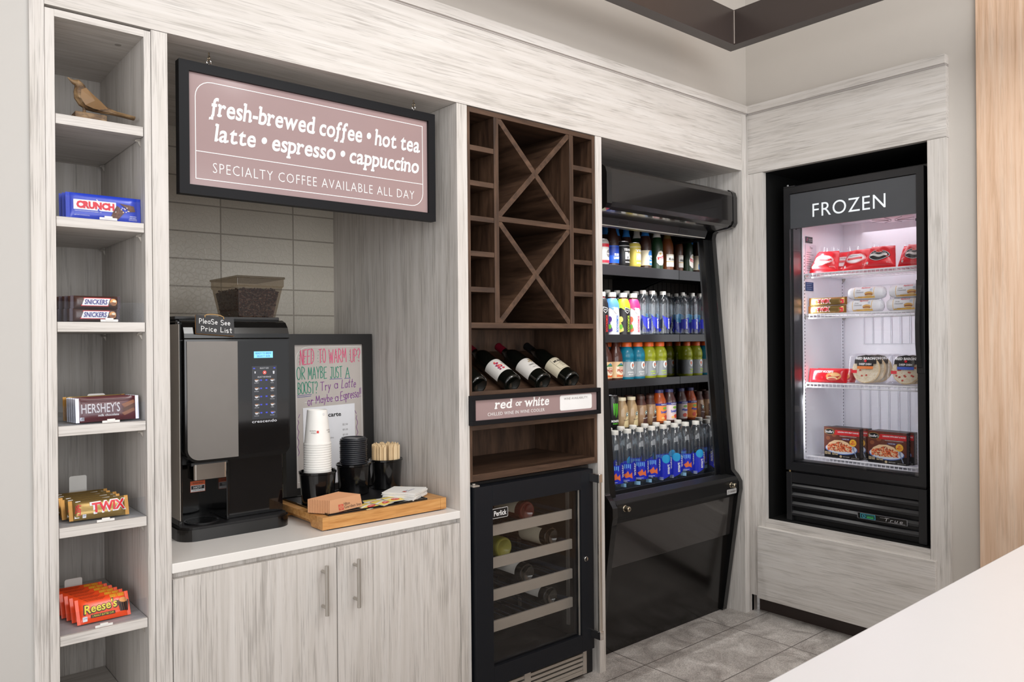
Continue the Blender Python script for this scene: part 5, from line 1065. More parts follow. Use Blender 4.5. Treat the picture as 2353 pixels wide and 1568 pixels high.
for i, (x, y, lab) in enumerate(spots):
    if water is None: water = bottle('water_bottle', lab, 'water bottle', (x, y, zb), SPR, WATER, [([(.0142, .202), (.0155, .202), (.0155, .217), (.0145, .219), (0, .219)], CAPW)], (), d_smart, GW)
    else: dup(water, (x, y, zb), (0, 0, -.6 + (.05 * i) if i < 3 else (i * .7) % 1.2 - .4), lab, GW if i < 3 else 'small waters behind the front row')
# third shelf: teas and sports drinks with orange caps
zb = SHELF[2][0] + .0005
GPP = [(.029, 0), (.0345, .004), (.035, .012), (.035, .088), (.0355, .1), (.033, .122), (.024, .146), (.0165, .164), (.0155, .178), (.0175, .179), (.0175, .184)]
TEA = glassy('iced_tea', (84, 34, 16), .05, .3); TEAL_ = P('tea_label', (224, 190, 146), .4)
def d_tea(b):
    m_ = cylm(.0353); poly(b, m_, [(-.008, .066), (.006, .078), (.016, .082), (.026, .077), (.040, .066)], P('peak_green', (70, 130, 70), .5), .0008); poly(b, m_, [(.006, .073), (.016, .084), (.026, .073)], P('peak_blue', (60, 130, 170), .5), .0012)
    poly(b, m_, [(-.010, .034), (-.010, .066), (.042, .066), (.042, .034), (.016, .024)], CREAM, .0009); RP = P('peak_red', (170, 50, 30), .5); text(b, m_, 'GOLD', .016, .060, RP, w=.026, h=.007, bold=.03, e=.0015); text(b, m_, 'PEAK', .016, .0475, RP, w=.042, h=.0125, bold=.04, e=.0015); text(b, m_, 'TEA', .016, .037, RP, w=.018, h=.006, bold=.02, e=.0015); rect(b, m_, -.008, .018, .04, .026, P('peak_orange', (226, 100, 40), .5), 6, .0008)
tea = bottle('iced_tea', 'tan label iced tea bottle, leftmost on the third shelf', 'drink bottle', (2.664, .345, zb), GPP, TEA, [([(.017, .178), (.019, .178), (.019, .1915), (.0175, .1935), (0, .1935)], P('cap_tan', (206, 190, 160), .4))], [([(.0353, .012), (.0353, .088)], TEAL_)], d_tea, 'teas on the third shelf')
dup(tea, (2.738, .345, zb), None, 'tan label iced tea bottle beside the blue sports drinks', 'teas on the third shelf')
GAP = [(.031, 0), (.036, .004), (.0365, .012), (.0365, .088), (.0345, .094), (.0365, .1), (.037, .115), (.0345, .133), (.026, .151), (.0205, .156), (.02, .161)]
ORC = P('cap_orange', (240, 104, 36), .35); GREYL = P('label_grey', (150, 156, 160), .35)
def d_g(tx, col):
    def f(b):
        m_ = cylm(.0367); ell(b, m_, .02, .068, .0125, .0175, WHITE, 14, .0006); ell(b, m_, .021, .068, .0062, .011, GREYL, 12, .001); rect(b, m_, .0215, .060, .0325, .067, WHITE, 2, .0014); poly(b, m_, [(.018, .072), (.026, .078), (.026, .064), (.02, .062)], ORC, .0018)
        text(b, m_, tx[0], .012, .036, col, w=.034, h=.007, bold=.03, shear=.15, e=.0008); text(b, m_, tx[1], .014, .025, col, w=.03, h=.006, bold=.02, shear=.15, e=.0008); strip(b, m_, [(-.04, .012, .014), (-.03, .012, .055), (-.02, .03, .086)], P('label_pale_grey', (196, 200, 204), .35), .0004)  # last strip is a paler grey wedge left of the logo
    return f
GBL = glassy('sport_blue', (24, 156, 190), .06, .5); GLI = glassy('sport_lime', (196, 206, 44), .06, .5)
def gat(label, x, y, liq, dc, grp): return bottle('sports_drink', label, 'drink bottle', (x, y, zb), GAP, liq, [([(.0225, .157), (.0245, .157), (.0245, .176), (.023, .179), (0, .179)], ORC)], [([(.0368, .014), (.0368, .086)], GREYL)], dc, grp)
gb = gat('blue sports drink with orange cap, nearest the iced teas', 2.818, .345, GBL, d_g(('COOL', 'FROST'), WHITE), 'orange capped sports drinks'); dup(gb, (2.898, .345, zb), None, 'blue sports drink with orange cap beside the lime ones', 'orange capped sports drinks')
gl = gat('lime sports drink with orange cap beside the blue ones', 2.982, .345, GLI, d_g(('LEMON', 'LIME'), P('lime_ink', (190, 220, 70), .4)), 'orange capped sports drinks'); dup(gl, (3.066, .345, zb), None, 'lime sports drink with orange cap, second from the blue ones', 'orange capped sports drinks')
for i in range(6): dup(gb if i < 3 else gl, (2.69 + .083 * i, .43, zb), None, '%s sports drink standing behind the front row, third shelf' % ('blue' if i < 3 else 'lime'), 'sports drinks behind the front row')
# fourth shelf
zb = SHELF[3][0] + .0005
MCP = [(.025, 0), (.029, .003), (.033, .012), (.033, .14), (.0305, .148), (.0265, .154), (.0272, .1555), (.0272, .157), (.0255, .157), (.0255, .1545)]
def d_claw(b):
    GC = P('claw_green', (90, 214, 40), .4)
    for i, (u, l_) in enumerate(((-.004, .05), (.006, .06), (.016, .052))): strip(b, m33, [(u - .003, .115, .122), (u - .001, .112 - l_ * .8, .121), (u + .001, .112 - l_, .119), (u + .003, .11 - l_ * .6, .117)], GC, .0005)
    text(b, m33, 'MONSTER', .006, .038, WHITE, w=.045, h=.011, bold=.03, e=.0006); text(b, m33, 'ENERGY', .006, .026, GC, w=.03, h=.005, bold=.03, e=.0006)
can('tall black energy drink can with green claw marks', (2.699, .336, zb), MCP, P('can_jet', (14, 14, 15), .3), d_claw, 'drinks on the fourth shelf', rz=-.35)
FRP = [(.028, 0), (.031, .004), (.0315, .03), (.031, .075), (.0275, .1), (.0205, .118), (.0185, .128), (.0182, .134)]
LATTE = glassy('coffee_milk', (188, 158, 116), .05, .25); MOCH = glassy('coffee_mocha', (168, 132, 96), .05, .25); SGR = P('seal_green', (30, 92, 74), .5)
def d_frap(dark):
    def f(b):
        m_ = cylm(.0316); c_ = P('mocha_brown', (70, 34, 26), .5) if dark else P('vanilla_cream', (214, 196, 150), .5)
        strip(b, m_, [(.0, .004, .012), (.006, .004, .034), (.014, .004, .05), (.024, .004, .072), (.034, .004, .08)], c_, .0006); ell(b, m_, .02, .064, .0085, .0095, WHITE, 12, .001); ell(b, m_, .02, .064, .0072, .0082, SGR, 12, .0014); ell(b, m_, .02, .064, .0036, .0045, WHITE, 8, .0018); text(b, m_, 'frappuccino', .016, .038, INKB if not dark else WHITE, w=.03, h=.0075, shear=.3, e=.0012, rot=.1)
    return f
def frap(label, x, liq, dark): return bottle('coffee_drink', label, 'drink bottle', (x, .334, zb), FRP, liq, [([(.0195, .128), (.0208, .128), (.0208, .141), (.0195, .143), (0, .143)], P('cap_mocha', (70, 44, 36), .4) if dark else P('cap_cream', (226, 214, 184), .4))], ([([(.0279, .1), (.0208, .1185), (.0188, .1275)], P('mocha_brown', (70, 34, 26), .5))] if dark else ()), d_frap(dark), 'drinks on the fourth shelf')
frap('cream coloured bottled coffee beside the black energy can', 2.768, LATTE, False); frap('cream coloured bottled coffee, second from the energy can', 2.837, LATTE, False)
frap('bottled coffee with brown neck, left of the pair', 2.906, MOCH, True); mo = frap('bottled coffee with brown neck, next to the juice', 2.975, MOCH, True)
SNP = [(.029, 0), (.0355, .004), (.036, .012), (.036, .1), (.0345, .112), (.026, .135), (.021, .15), (.0195, .156)]
def d_snap(lab, pc):
    def f(b):
        m_ = cylm(.0363); NV = P('snap_navy', (52, 50, 140), .4); rect(b, m_, -.09, .089, .09, .1, NV, 16, .0006); text(b, m_, 'PLASTIC BOTTLE', .014, .0945, WHITE, w=.045, h=.005, bold=.03, e=.001)
        text(b, m_, 'Snapple', .012, .058, P('snap_blue', (60, 80, 180), .4), w=.046, h=.016, bold=.04, e=.001, rot=.12); ell(b, m_, .014, .076, .014, .006, P('snap_green', (130, 180, 70), .4), 10, .0006); ell(b, m_, .018, .032, .013, .010, pc, 10, .0008); ell(b, m_, .0, .028, .009, .006, P('slice', (250, 200, 120), .4), 8, .001)
    return f
def snap(label, x, liq, lab, pc): return bottle('fruit_tea', label, 'drink bottle', (x, .336, zb), SNP, liq, [([(.0205, .151), (.0225, .151), (.0225, .164), (.021, .166), (0, .166)], P('cap_navy', (44, 42, 90), .4))], [([(.0362, .014), (.0362, .1)], lab)], d_snap(lab, pc), 'drinks on the fourth shelf')
snap('orange fruit tea bottle with an orange wrap label', 3.048, glassy('peach_tea', (196, 84, 24), .05, .4), P('snap_orange', (246, 150, 70), .4), P('peach_red', (220, 80, 60), .4)); snap('dark fruit tea bottle with a pale wrap label', 3.126, glassy('diet_tea', (70, 24, 20), .05, .3), P('snap_pale', (232, 214, 214), .4), P('peach_red', (220, 80, 60), .4))
for i in range(5): dup(mo, (2.74 + .085 * i, .415, zb), None, 'bottled coffee standing behind the front row, fourth shelf', 'coffees behind the front row')
# bottom deck: tall waters
BPR = [(.033, 0), (.0385, .004), (.0392, .012), (.0392, .2), (.0386, .22), (.0358, .241), (.0295, .262), (.021, .278), (.0158, .286), (.0145, .295)]
def d_water(v):
    def f(b):
        m_ = cylm(.0395)
        if v == 0:
            rect(b, m_, -.045, .075, .036, .155, SMB, 14, .0005); 
            for i in range(7): strip(b, m_, [(-.044 + .008 * i, .134, .15), (-.04 + .008 * i, .128 + .004 * (i % 3), .152)], P('water_pale', (120, 190, 240), .35), .0009)
            poly(b, m_, [(-.024, .104), (-.012, .112), (.004, .106), (.014, .116), (.012, .1), (.016, .088), (.002, .095), (-.014, .09)], P('fish_orange', (240, 116, 60), .4), .0011); poly(b, m_, [(-.012, .111), (-.004, .122), (.002, .107)], P('fish_orange', (240, 116, 60), .4), .0012)
            [line(b, m_, [(-.031, .081 - .005 * q), (.002 - .01 * q, .081 - .005 * q)], .0016, WHITE, .0011) for q in (0, 1)]; rect(b, m_, -.04, .05, -.012, .066, P('water_mist', (150, 196, 226), .4), 4, .0005); ell(b, m_, .026, .135, .016, .028, P('water_deep', (24, 34, 160), .3), 12, .0008)
        else:
            strip(b, m_, [(-.05, .06, .14), (-.03, .05, .15), (-.01, .055, .152), (.02, .07, .15), (.045, .085, .135)], SMB, .0005); ell(b, m_, .002, .148, .02, .02, SMC, 12, .0009); rect(b, m_, -.03, .05, -.012, .064, P('water_mist2', (170, 176, 180), .4), 3, .0005)
        text(b, m_, 'water', .030, .128, WHITE, w=.056, h=.0155, bold=.004, rot=PI / 2, e=.0016)
        if v: text(b, m_, 'smart', .012, .1, WHITE, w=.045, h=.0135, bold=.03, rot=PI / 2, e=.0016)
    return f
zb = .621; w0 = w1 = None; GD = 'tall waters on the bottom deck'
capb = [([(.0162, .284), (.0178, .284), (.0178, .2995), (.0165, .302), (0, .302)], CAPW)]
xs = [2.541, 2.625, 2.709, 2.793, 2.877, 2.961, 3.045, 3.128]; kinds = [0, 0, 0, 0, 1, 1, 0, 1]; ords = ['leftmost', 'second from left', 'third from left', 'fourth from left', 'fifth from left, plain blue swirl', 'sixth from left, cyan disc', 'seventh from left, with goldfish', 'nearest the mirrored end']
for i, (x, k) in enumerate(zip(xs, kinds)):
    lab = 'tall clear water bottle at the deck front, ' + ords[i]; loc = (x, .176, zb)
    src = (w0, w1)[k]
    if src is None:
        src = bottle('water_bottle', lab, 'water bottle', loc, BPR, WATER, capb, (), d_water(k), GD)
        if k == 0: w0 = src
        else: w1 = src
    else: dup(src, loc, (0, 0, -.6 + (.05, -.1, .08, .0, .2, -.12, .06, .1)[i]), lab, GD)
for row, yy in enumerate((.2505,)):
    for i in range(7): dup((w0, w1)[(i + row) % 2], (2.583 + .0838 * i, yy, zb + .0025 * (row + 1)), (0, 0, (i * .9 + row) % 1.4 - .6), 'tall clear water bottle in the second row of the bottom deck', 'tall waters, second row')
area('case_lamp', (2.77, .21, 1.812), (2.77, .30, .9), .78, .03, 3.6, (1, .98, .95), 110)

# ================================================================== upright freezer in its alcove
t = thing('upright_freezer', 'black glass-door upright freezer with a lettered header panel', 'freezer', (3.6, -.475, .456))
FZ = P('freezer_black', (20, 20, 22), .36); FZS = P('freezer_frame', (30, 30, 32), .32); LIN = P('liner_white', (232, 232, 238), .4, var=.01)
ya, yb = -.158, -.79           # left, right edge seen from the front
fx = 3.376
b = MB()
for q in ((3.432, 4.06, yb, ya, 2.0, 2.05), (3.432, 4.06, ya - .035, ya, .70, 2.0), (3.432, 4.06, yb, yb + .035, .70, 2.0), (3.432, 4.06, yb, ya, .695, .74), (3.98, 4.06, yb, ya, .74, 2.0), (3.40, 4.06, yb + .01, ya - .01, .4565, .695)): b.box(*q, FZ)
wpart(b, 'cabinet', t, .002)
il, ir, xi0, xi1, zi0, zi1 = -.197, -.752, 3.474, 3.885, .742, 1.90
b = MB()
b.box(xi0, xi1, il, il + .003, zi0, zi1, LIN); b.box(xi0, xi1, ir - .003, ir, zi0, zi1, LIN); b.box(xi1, xi1 + .003, ir, il, zi0, zi1, LIN); b.box(xi0, xi1, ir, il, zi0 - .003, zi0, LIN); b.box(xi0, xi1, ir, il, zi1, zi1 + .003, LIN)
wpart(b, 'liner', t)
b = MB()
for xs_ in (xi0 + .004, xi1 - .03):
    b.box(xs_, xs_ + .014, il - .003, il, zi0 + .01, zi1 - .1, LIN)
    for i in range(58): zz = zi0 + .03 + .0165 * i; b.box(xs_ + .0045, xs_ + .0095, il - .0036, il - .003, zz, zz + .006, PITCH)
wpart(b, 'shelf_track', t)
b = MB(); ev = P('coil_white', (214, 216, 222), .4)
for (z0_, z1_, y0_, y1_) in ((1.29, 1.58, -.30, -.745), (1.175, 1.235, -.30, -.745), (.80, 1.085, -.28, -.745)):
    for i in range(11): yy = y0_ + (y1_ - y0_) * i / 10; b.tube([(xi1 - .008, yy, z0_), (xi1 - .008, yy, z1_)], .0018, ev, 6)
    for zz in (z0_, z1_): b.tube([(xi1 - .010, y0_, zz), (xi1 - .010, y1_, zz)], .002, ev, 6)
wpart(b, 'back_guard', t)
b = MB(); M_ = TR(3.69, -.53, zi1) @ RX(PI); b.lathe([(.11, 0), (.11, .018), (.095, .03), (.02, .032), (0, .032)], LIN, 32, M_)
for i in range(8): a = i * PI / 4; b.tube([tuple(M_ @ Vector((.02 * math.cos(a), .02 * math.sin(a), .0325))), tuple(M_ @ Vector((.095 * math.cos(a), .095 * math.sin(a), .0305)))], .0018, P('fan_grey', (150, 150, 156), .5), 5)
wpart(b, 'fan_cover', t)
b = MB(); DG = P('hose_grey', (60, 60, 64), .35); b.lathe([(.022, 0), (.022, .01), (.014, .016), (.012, .03)], DG, 18, TR(3.82, -.60, zi1 - .02) @ RX(PI)); b.tube([(3.82, -.60, zi1 - .045), (3.825, -.602, 1.80), (3.84, -.61, 1.70), (3.845, -.612, 1.64)], .009, P('hose_clear', (140, 138, 142), .3), 10); wpart(b, 'drain_hose', t)
mp = flat(frame((0, il - .0031, 0), (1, 0, 0), (0, 0, 1))); b = MB()
rect(b, mp, 3.50, 1.782, 3.565, 1.812, BLACKM, 1); text(b, mp, 'INNOVATION', 3.545, 1.800, WHITE, w=.034, h=.004, e=.0008); text(b, mp, 'COOLING', 3.545, 1.792, WHITE, w=.03, h=.004, e=.0008); poly(b, mp, [(3.504, 1.79), (3.508, 1.79), (3.52, 1.806), (3.516, 1.806)], RED, .0008); poly(b, mp, [(3.516, 1.79), (3.52, 1.79), (3.508, 1.806), (3.504, 1.806)], P('tag_violet', (120, 70, 150), .4), .001)
rect(b, mp, 3.495, 1.64, 3.60, 1.775, P('spec_plate', (214, 212, 222), .5), 1)
text(b, mp, 'True', 3.55, 1.76, INKB, w=.026, h=.012, shear=.2, e=.0008)
for i in range(9): rect(b, mp, 3.505, 1.735 - .011 * i, 3.505 + .05 + .018 * math.sin(i * 2), 1.7372 - .011 * i, GREYI, 1, .0007)
rect(b, mp, 3.495, 1.55, 3.57, 1.592, P('notice_navy', (40, 62, 110), .5), 1)
for i in range(4): rect(b, mp, 3.503, 1.584 - .009 * i, 3.556 - .006 * (i % 2), 1.586 - .009 * i, P('notice_pale', (150, 170, 200), .5), 1, .0007)
wpart(b, 'sticker', t)
# door
dz0, dz1 = .698, 2.033; yi0, yi1 = -.188, -.760; gz0 = .735
b = MB(); xa, xb = fx, fx + .05
for pts in ([(ya, dz1), (yb, dz1), (yi1, 2.003), (yi0, 2.003)], [(ya, dz0), (yi0, gz0), (yi1, gz0), (yb, dz0)], [(ya, dz0), (ya, dz1), (yi0, 2.003), (yi0, gz0)], [(yb, dz0), (yi1, gz0), (yi1, 2.003), (yb, dz1)]): b.prism(pts, 'x', xa, xb, FZS)
d = wpart(b, 'door', t, .002)
b = MB(); b.box(fx + .012, fx + .016, yi1, yi0, gz0, 2.003, thin('freezer_pane', (.97, .97, .98), .025, .3, .0)); g = b.build('door_glass', d)
b = MB(); b.box(fx + .006, fx + .02, yi1 + .0005, yi0 - .0005, 1.838, 2.0005, P('header_grey', (74, 76, 80), .3)); b.build('header_panel', d)
mp = flat(SIDE(fx + .0055, 0, 0)); b = MB(); text(b, mp, 'FROZEN', .466, 1.911, P('header_white', (232, 238, 242), .4, emit=.25), w=.332, h=.062, spacing=1.08, bold=-.002, res=5); b.build('header_lettering', d)
b = MB()
for q in ((yi0 - .008, yi0), (yi1, yi1 + .008)): b.box(fx + .018, fx + .06, q[0], q[1], gz0, 1.838, BLACKM)
b.box(fx + .018, fx + .06, yi1, yi0, gz0, gz0 + .008, BLACKM); b.build('gasket', d)
b = MB(); hz = [(0, 1.545), (-.010, 1.52), (-.024, 1.46), (-.032, 1.38), (-.030, 1.29), (-.02, 1.225), (-.006, 1.195), (0, 1.19)]
pts = [(fx + x_, z_) for x_, z_ in hz]; b.prism(pts, 'y', -.781, -.763, FZS); b.box(fx - .003, fx, -.79, -.757, 1.17, 1.56, FZS); b.build('handle', d, .003)
b = MB(); b.box(fx + .004, fx + .06, ya - .055, ya + .002, dz1 + .002, dz1 + .008, FZS); b.cyl(.007, dz1 + .008, dz1 + .018, P('hinge_steel', (120, 120, 120), .3, metal=1), 14, TR(fx + .025, ya - .008, 0)); wpart(b, 'hinge', t)
b = MB(); b.cyl(.006, .688, .699, P('hinge_brass', (170, 150, 110), .3, metal=1), 14, TR(fx + .012, ya - .014, 0)); wpart(b, 'lower_hinge', t)
# louvred grille
b = MB(); z0_, z1_ = .458, .687; gl_, gr_ = -.185, -.757
b.box(fx + .002, fx + .05, gl_, ya, z0_, z1_, FZS); b.box(fx + .002, fx + .05, yb, gr_, z0_, z1_, FZS); b.box(fx + .004, fx + .05, gr_, gl_, .64, z1_, FZS); b.box(fx + .03, fx + .05, gr_, gl_, z0_, .64, PITCH)
for k in range(4):
    zz = .628 - .043 * k; b.prism([(fx + .04, zz + .012), (fx + .012, zz + .008), (fx + .003, zz - .004), (fx + .002, zz - .014), (fx + .006, zz - .017), (fx + .012, zz - .008), (fx + .04, zz - .002)], 'y', gr_, gl_, FZS)
wpart(b, 'grille', t, .0015)
b = MB(); M_ = frame((fx - .002, -.50, .538), (0, -1, 0), (-.1, 0, 1)); mp = flat(M_); poly(b, mp, rrect(0, -.014, .215, .014, (.003,) * 4, 3), P('badge_grey', (120, 120, 124), .35, metal=.4), .0); poly(b, mp, rrect(.004, -.0115, .211, .0115, (.002,) * 4, 3), BLACKG, .0006)
poly(b, mp, rrect(.014, -.0105, .08, .0105, (.002,) * 4, 3), P('badge_cyan', (70, 180, 200), .4), .001); poly(b, mp, rrect(.016, -.009, .078, .009, (.002,) * 4, 3), P('badge_teal', (30, 60, 70), .4), .0014); line(b, mp, arc(.03, 0, .006, .006, 110, 430, 12), .0022, P('badge_cyan', (70, 180, 200), .4), .0018); text(b, mp, 'natural', .057, .003, P('badge_green', (70, 190, 90), .4), w=.03, h=.005, e=.0018); rect(b, mp, .043, -.006, .072, -.002, P('badge_green', (70, 190, 90), .4), 1, .0018)
text(b, mp, 'True', .158, .0, P('badge_silver2', (200, 200, 204), .3, metal=.5), w=.075, h=.015, shear=.25, spacing=1.3, e=.0014); line(b, mp, [(.1, .005), (.125, .005)], .001, P('badge_silver2', (200, 200, 204), .3, metal=.5), .0014); line(b, mp, [(.135, -.009), (.205, -.009)], .001, P('badge_silver2', (200, 200, 204), .3, metal=.5), .0014); b.build('badge', t, loc=tuple(-c for c in t.location))
b = MB(); b.box(3.48, 4.0, yb + .02, yb + .1, .4562, .458, FZ); wpart(b, 'foot', t)
WW = P('wire_white', (236, 236, 240), .35)
FS = [1.630, 1.436, 1.108, .758]
for z in FS:
    b = MB()
    b.tube([(3.488, ir + .006, z - .003), (3.488, il - .008, z - .003)], .0042, WW, 8); b.tube([(3.488, ir + .006, z - .020), (3.488, il - .008, z - .020)], .0035, WW, 8); b.tube([(3.86, ir + .006, z - .004), (3.86, il - .008, z - .004)], .004, WW, 8)
    for i in range(30): yy = il - .01 - i * .0185; b.tube([(3.4838, yy, z - .021), (3.484, yy, z - .0015), (3.865, yy, z - .0015)], .0014, WW, 5)
    for yy in (il - .006, ir + .004): b.tube([(3.488, yy, z - .004), (3.865, yy, z - .004)], .0035, WW, 8)
    for xx in (3.6, 3.74): b.tube([(xx, ir + .004, z - .005), (xx, il - .006, z - .005)], .0026, WW, 6)
    sh_ = wpart(b, 'wire_shelf', t)
    if z < 1.0: continue
    b = MB()
    for xx in (3.482, 3.86): b.prism([(xx, z - .006), (xx + .03, z - .006), (xx + .024, z - .014), (xx + .004, z - .026)], 'y', il - .008, il - .0035, STEEL)
    b.build('shelf_clip', sh_)
area('freezer_lamp', (3.70, -.47, 1.86), (3.66, -.47, 1.0), .34, .44, .8, (1.0, .93, .98))
area('freezer_lamp', (3.48, -.212, 1.28), (3.75, -.55, 1.25), .03, 1.0, 2.1, (.97, .97, 1.0), 130)

R90 = -PI / 2
def fz(name, lab, cat, loc, grp, tilt=0.0, twist=0.0, roll=0.0):
    tt = thing(name, lab, cat, loc, (0, 0, 0), grp); tt.rotation_euler = (Matrix.Rotation(R90 + twist, 4, 'Z') @ Matrix.Rotation(tilt, 4, 'X') @ Matrix.Rotation(roll, 4, 'Y')).to_euler(); return tt
BAGR = P('bag_red', (226, 44, 52), .32, coat=.25); BAGC = thin('bag_clear', (.97, .97, .98), .03, .3, .15)
def bag(tt, dark, seed):
    b = MB(); mp = pouch(b, .124, .112, .06, BAGR, .008, 'z', None, 30, 20, 3, .55, .0022, seed, .34); b.build('wrapper', tt)
    b = MB(); pouch_top = lambda u, v: ((u - .5) * .102, .004 * math.sin(u * 19 + seed) - .012 * v, (.102 + .026 * v) + .004 * math.sin(u * 11 + seed)); b.grid(pouch_top, 14, 3, BAGC); b.build('clear_top', tt)
    b = MB(); c1, c2 = (INKB, WHITE) if dark else (WHITE, REDT)
    pt = [(.045 * math.cos(a) * (1 + .07 * math.cos(3 * a)), .051 + .026 * math.sin(a) * (1 + .10 * math.sin(3 * a))) for a in [2 * PI * i / 28 for i in range(28)]]
    cc = (0, .051); vs = [mp(cc[0], cc[1], .0018)] + [mp(cc[0] + (p[0] - cc[0]) * q, cc[1] + (p[1] - cc[1]) * q, .0018) for q in (.5, 1) for p in pt]; n = len(pt)
    b.add(vs, [(0, 1 + i, 1 + (i + 1) % n) for i in range(n)] + [(1 + i, 1 + n + i, 1 + n + (i + 1) % n, 1 + (i + 1) % n) for i in range(n)], c1)
    line(b, mp, [((p[0]) * .94, .051 + (p[1] - .051) * .94) for p in pt], .0016, c2, .0026, True)
    line(b, mp, [(-.028 + .0022 * i, .0635 + .0022 * math.sin(i * 2.1) + .001 * math.sin(i * .9)) for i in range(27)], .0011, INKB if not dark else WHITE, .003)
    if dark: strip(b, mp, [(-.036 + .008 * i, .044 + .003 * math.sin(i), .056 + .003 * math.sin(i)) for i in range(10)], LABW, .003); line(b, mp, [(-.026 + .002 * i, .0505 + .0014 * math.sin(i * 2.3)) for i in range(27)], .001, GREYI, .0036); ell(b, mp, .0, .069, .016, .006, RED, 10, .0028)
    else: strip(b, mp, [(-.034 + .0075 * i, .044, .054) for i in range(10)], P('bag_red2', (230, 60, 66), .4), .0026); line(b, mp, [(-.026 + .002 * i, .049 + .0012 * math.sin(i * 2.3)) for i in range(27)], .0009, WHITE, .0033)
    text(b, mp, 'NET WT', .04, .016, LABW, w=.014, h=.004, e=.0014); ell(b, mp, -.042, .016, .005, .005, LABW, 10, .0014)
    b.build('print', tt)
zs = FS[0] + .001
for k, (y, dark, lab, tw, x) in enumerate(((-.276, 0, 'red frozen food bag with white oval label, leftmost on the top shelf', .0, 3.518), (-.408, 0, 'red frozen food bag with white oval label, second on the top shelf', -.04, 3.575), (-.536, 1, 'red frozen food bag with dark round label, left of the two', .06, 3.522), (-.668, 1, 'red frozen food bag with dark round label, by the door handle', .0, 3.575))):
    bag(fz('frozen_bag', lab, 'food bag', (x + .006, y, zs + .003), 'red frozen food bags', math.radians(-24), tw, math.radians((3, -3, 2, 4)[k])), dark, k)
for k, (y, lab) in enumerate(((-.31, 'red frozen food bag standing behind the left pair'), (-.47, 'red frozen food bag standing behind the middle pair'), (-.632, 'red frozen food bag standing behind the dark label pair'))):
    bag(fz('frozen_bag', lab, 'food bag', (3.665, y, zs + .003), 'red frozen food bags', math.radians(-18), .05 * k), k == 2, k + 7)
# wrapped sandwiches and ice cream bars
SWW = P('sandwich_wrap', (238, 238, 242), .45)
def sandwich(tt):
    b = MB(); rd = random.Random(1)
    def f(u, v):
        a = 2 * PI * u; q = v * 2 - 1; r = (1 - abs(q) ** 7) ** .5 if abs(q) < 1 else 0
        return (q * .088, -.030 * math.cos(a) * r, .029 + .029 * math.copysign(abs(math.sin(a)) ** .8, math.sin(a)) * r + .0012 * math.sin(9 * a + 20 * q))
    b.grid(f, 26, 18, SWW, flip=True); b.build('wrap', tt)
    b = MB(); mp = lambda u, v, e: (u, -(.030 * math.sqrt(max(.02, 1 - min(1, abs((v - .029) / .0295)) ** 2.4)) * (1 - abs(u / .088) ** 7) ** .5 + .0007 + e), v)
    YE = P('deli_yellow', (244, 196, 90), .45); rect(b, mp, -.046, .006, .043, .010, YE, 8, .0004); line(b, mp, [(-.046, .006), (-.046, .052)], .0018, YE, .0006); line(b, mp, [(.043, .006), (.043, .052)], .0018, YE, .0006)
    rect(b, mp, -.03, .0055, .045, .013, YE, 8, .0005); text(b, mp, 'Philly', -.026, .041, GREYI, w=.02, h=.006, shear=.2, e=.0008); text(b, mp, 'Cheesesteak', -.02, .033, GREYI, w=.036, h=.006, shear=.2, e=.0008); text(b, mp, 'Raybern\'s', .004, .052, REDT, w=.04, h=.008, bold=.02, shear=.3, e=.001)
    ell(b, mp, .021, .026, .019, .0085, P('bun', (230, 180, 104), .5), 12, .0010); ell(b, mp, .021, .0205, .018, .0045, P('steak', (150, 74, 54), .5), 10, .0015); ell(b, mp, .021, .0175, .0165, .0035, P('bun2', (236, 196, 130), .5), 10, .0018); ell(b, mp, .031, .043, .006, .0055, P('seal_pale', (200, 210, 226), .5), 10, .0008); text(b, mp, 'NET WT 5.5 OZ', -.025, .0105, GREYI, w=.025, h=.003, e=.0012)
    b.build('print', tt)
zs = FS[1] + .001
for y, z_, lab in ((-.470, 0, 'white wrapped sandwich, lower left of the stack of four'), (-.652, 0, 'white wrapped sandwich, lower right of the stack of four'), (-.478, .0585, 'white wrapped sandwich, upper left of the stack of four'), (-.664, .0585, 'white wrapped sandwich, upper right of the stack of four')):
    sandwich(fz('wrapped_sandwich', lab, 'sandwich', (3.535, y, zs + z_), 'white wrapped sandwiches', 0, .02 if z_ else -.03))
def twice(tt):
    b = MB(); mp = pouch(b, .185, .037, .03, GOLD, .011, crimp=GOLDD, p=3, wob=.0006); b.build('wrapper', tt)
    b = MB(); RW = P('twix_red', (226, 36, 52), .35); text(b, mp, 'TWIX', -.012, .0195, WHITE, w=.07, h=.024, bold=.09, shear=.06, e=.0008); text(b, mp, 'TWIX', -.012, .0195, RW, w=.062, h=.019, bold=.035, shear=.06, e=.0014); text(b, mp, 'LEFT', -.073, .019, RW, w=.02, h=.007, rot=PI / 2, e=.0008, bold=.03); ell(b, mp, -.06, .02, .007, .009, CREAM, 10, .0006); rect(b, mp, .066, .006, .08, .026, RW, 2, .0007); b.build('print', tt)
for z_, lab in ((0, 'lower gold foil ice cream bar in the freezer'), (.0385, 'upper gold foil ice cream bar in the freezer')): twice(fz('ice_cream_bar', lab, 'ice cream bar', (3.515, -.297 - z_ * .1, zs + z_), 'gold foil ice cream bars', 0, .02))
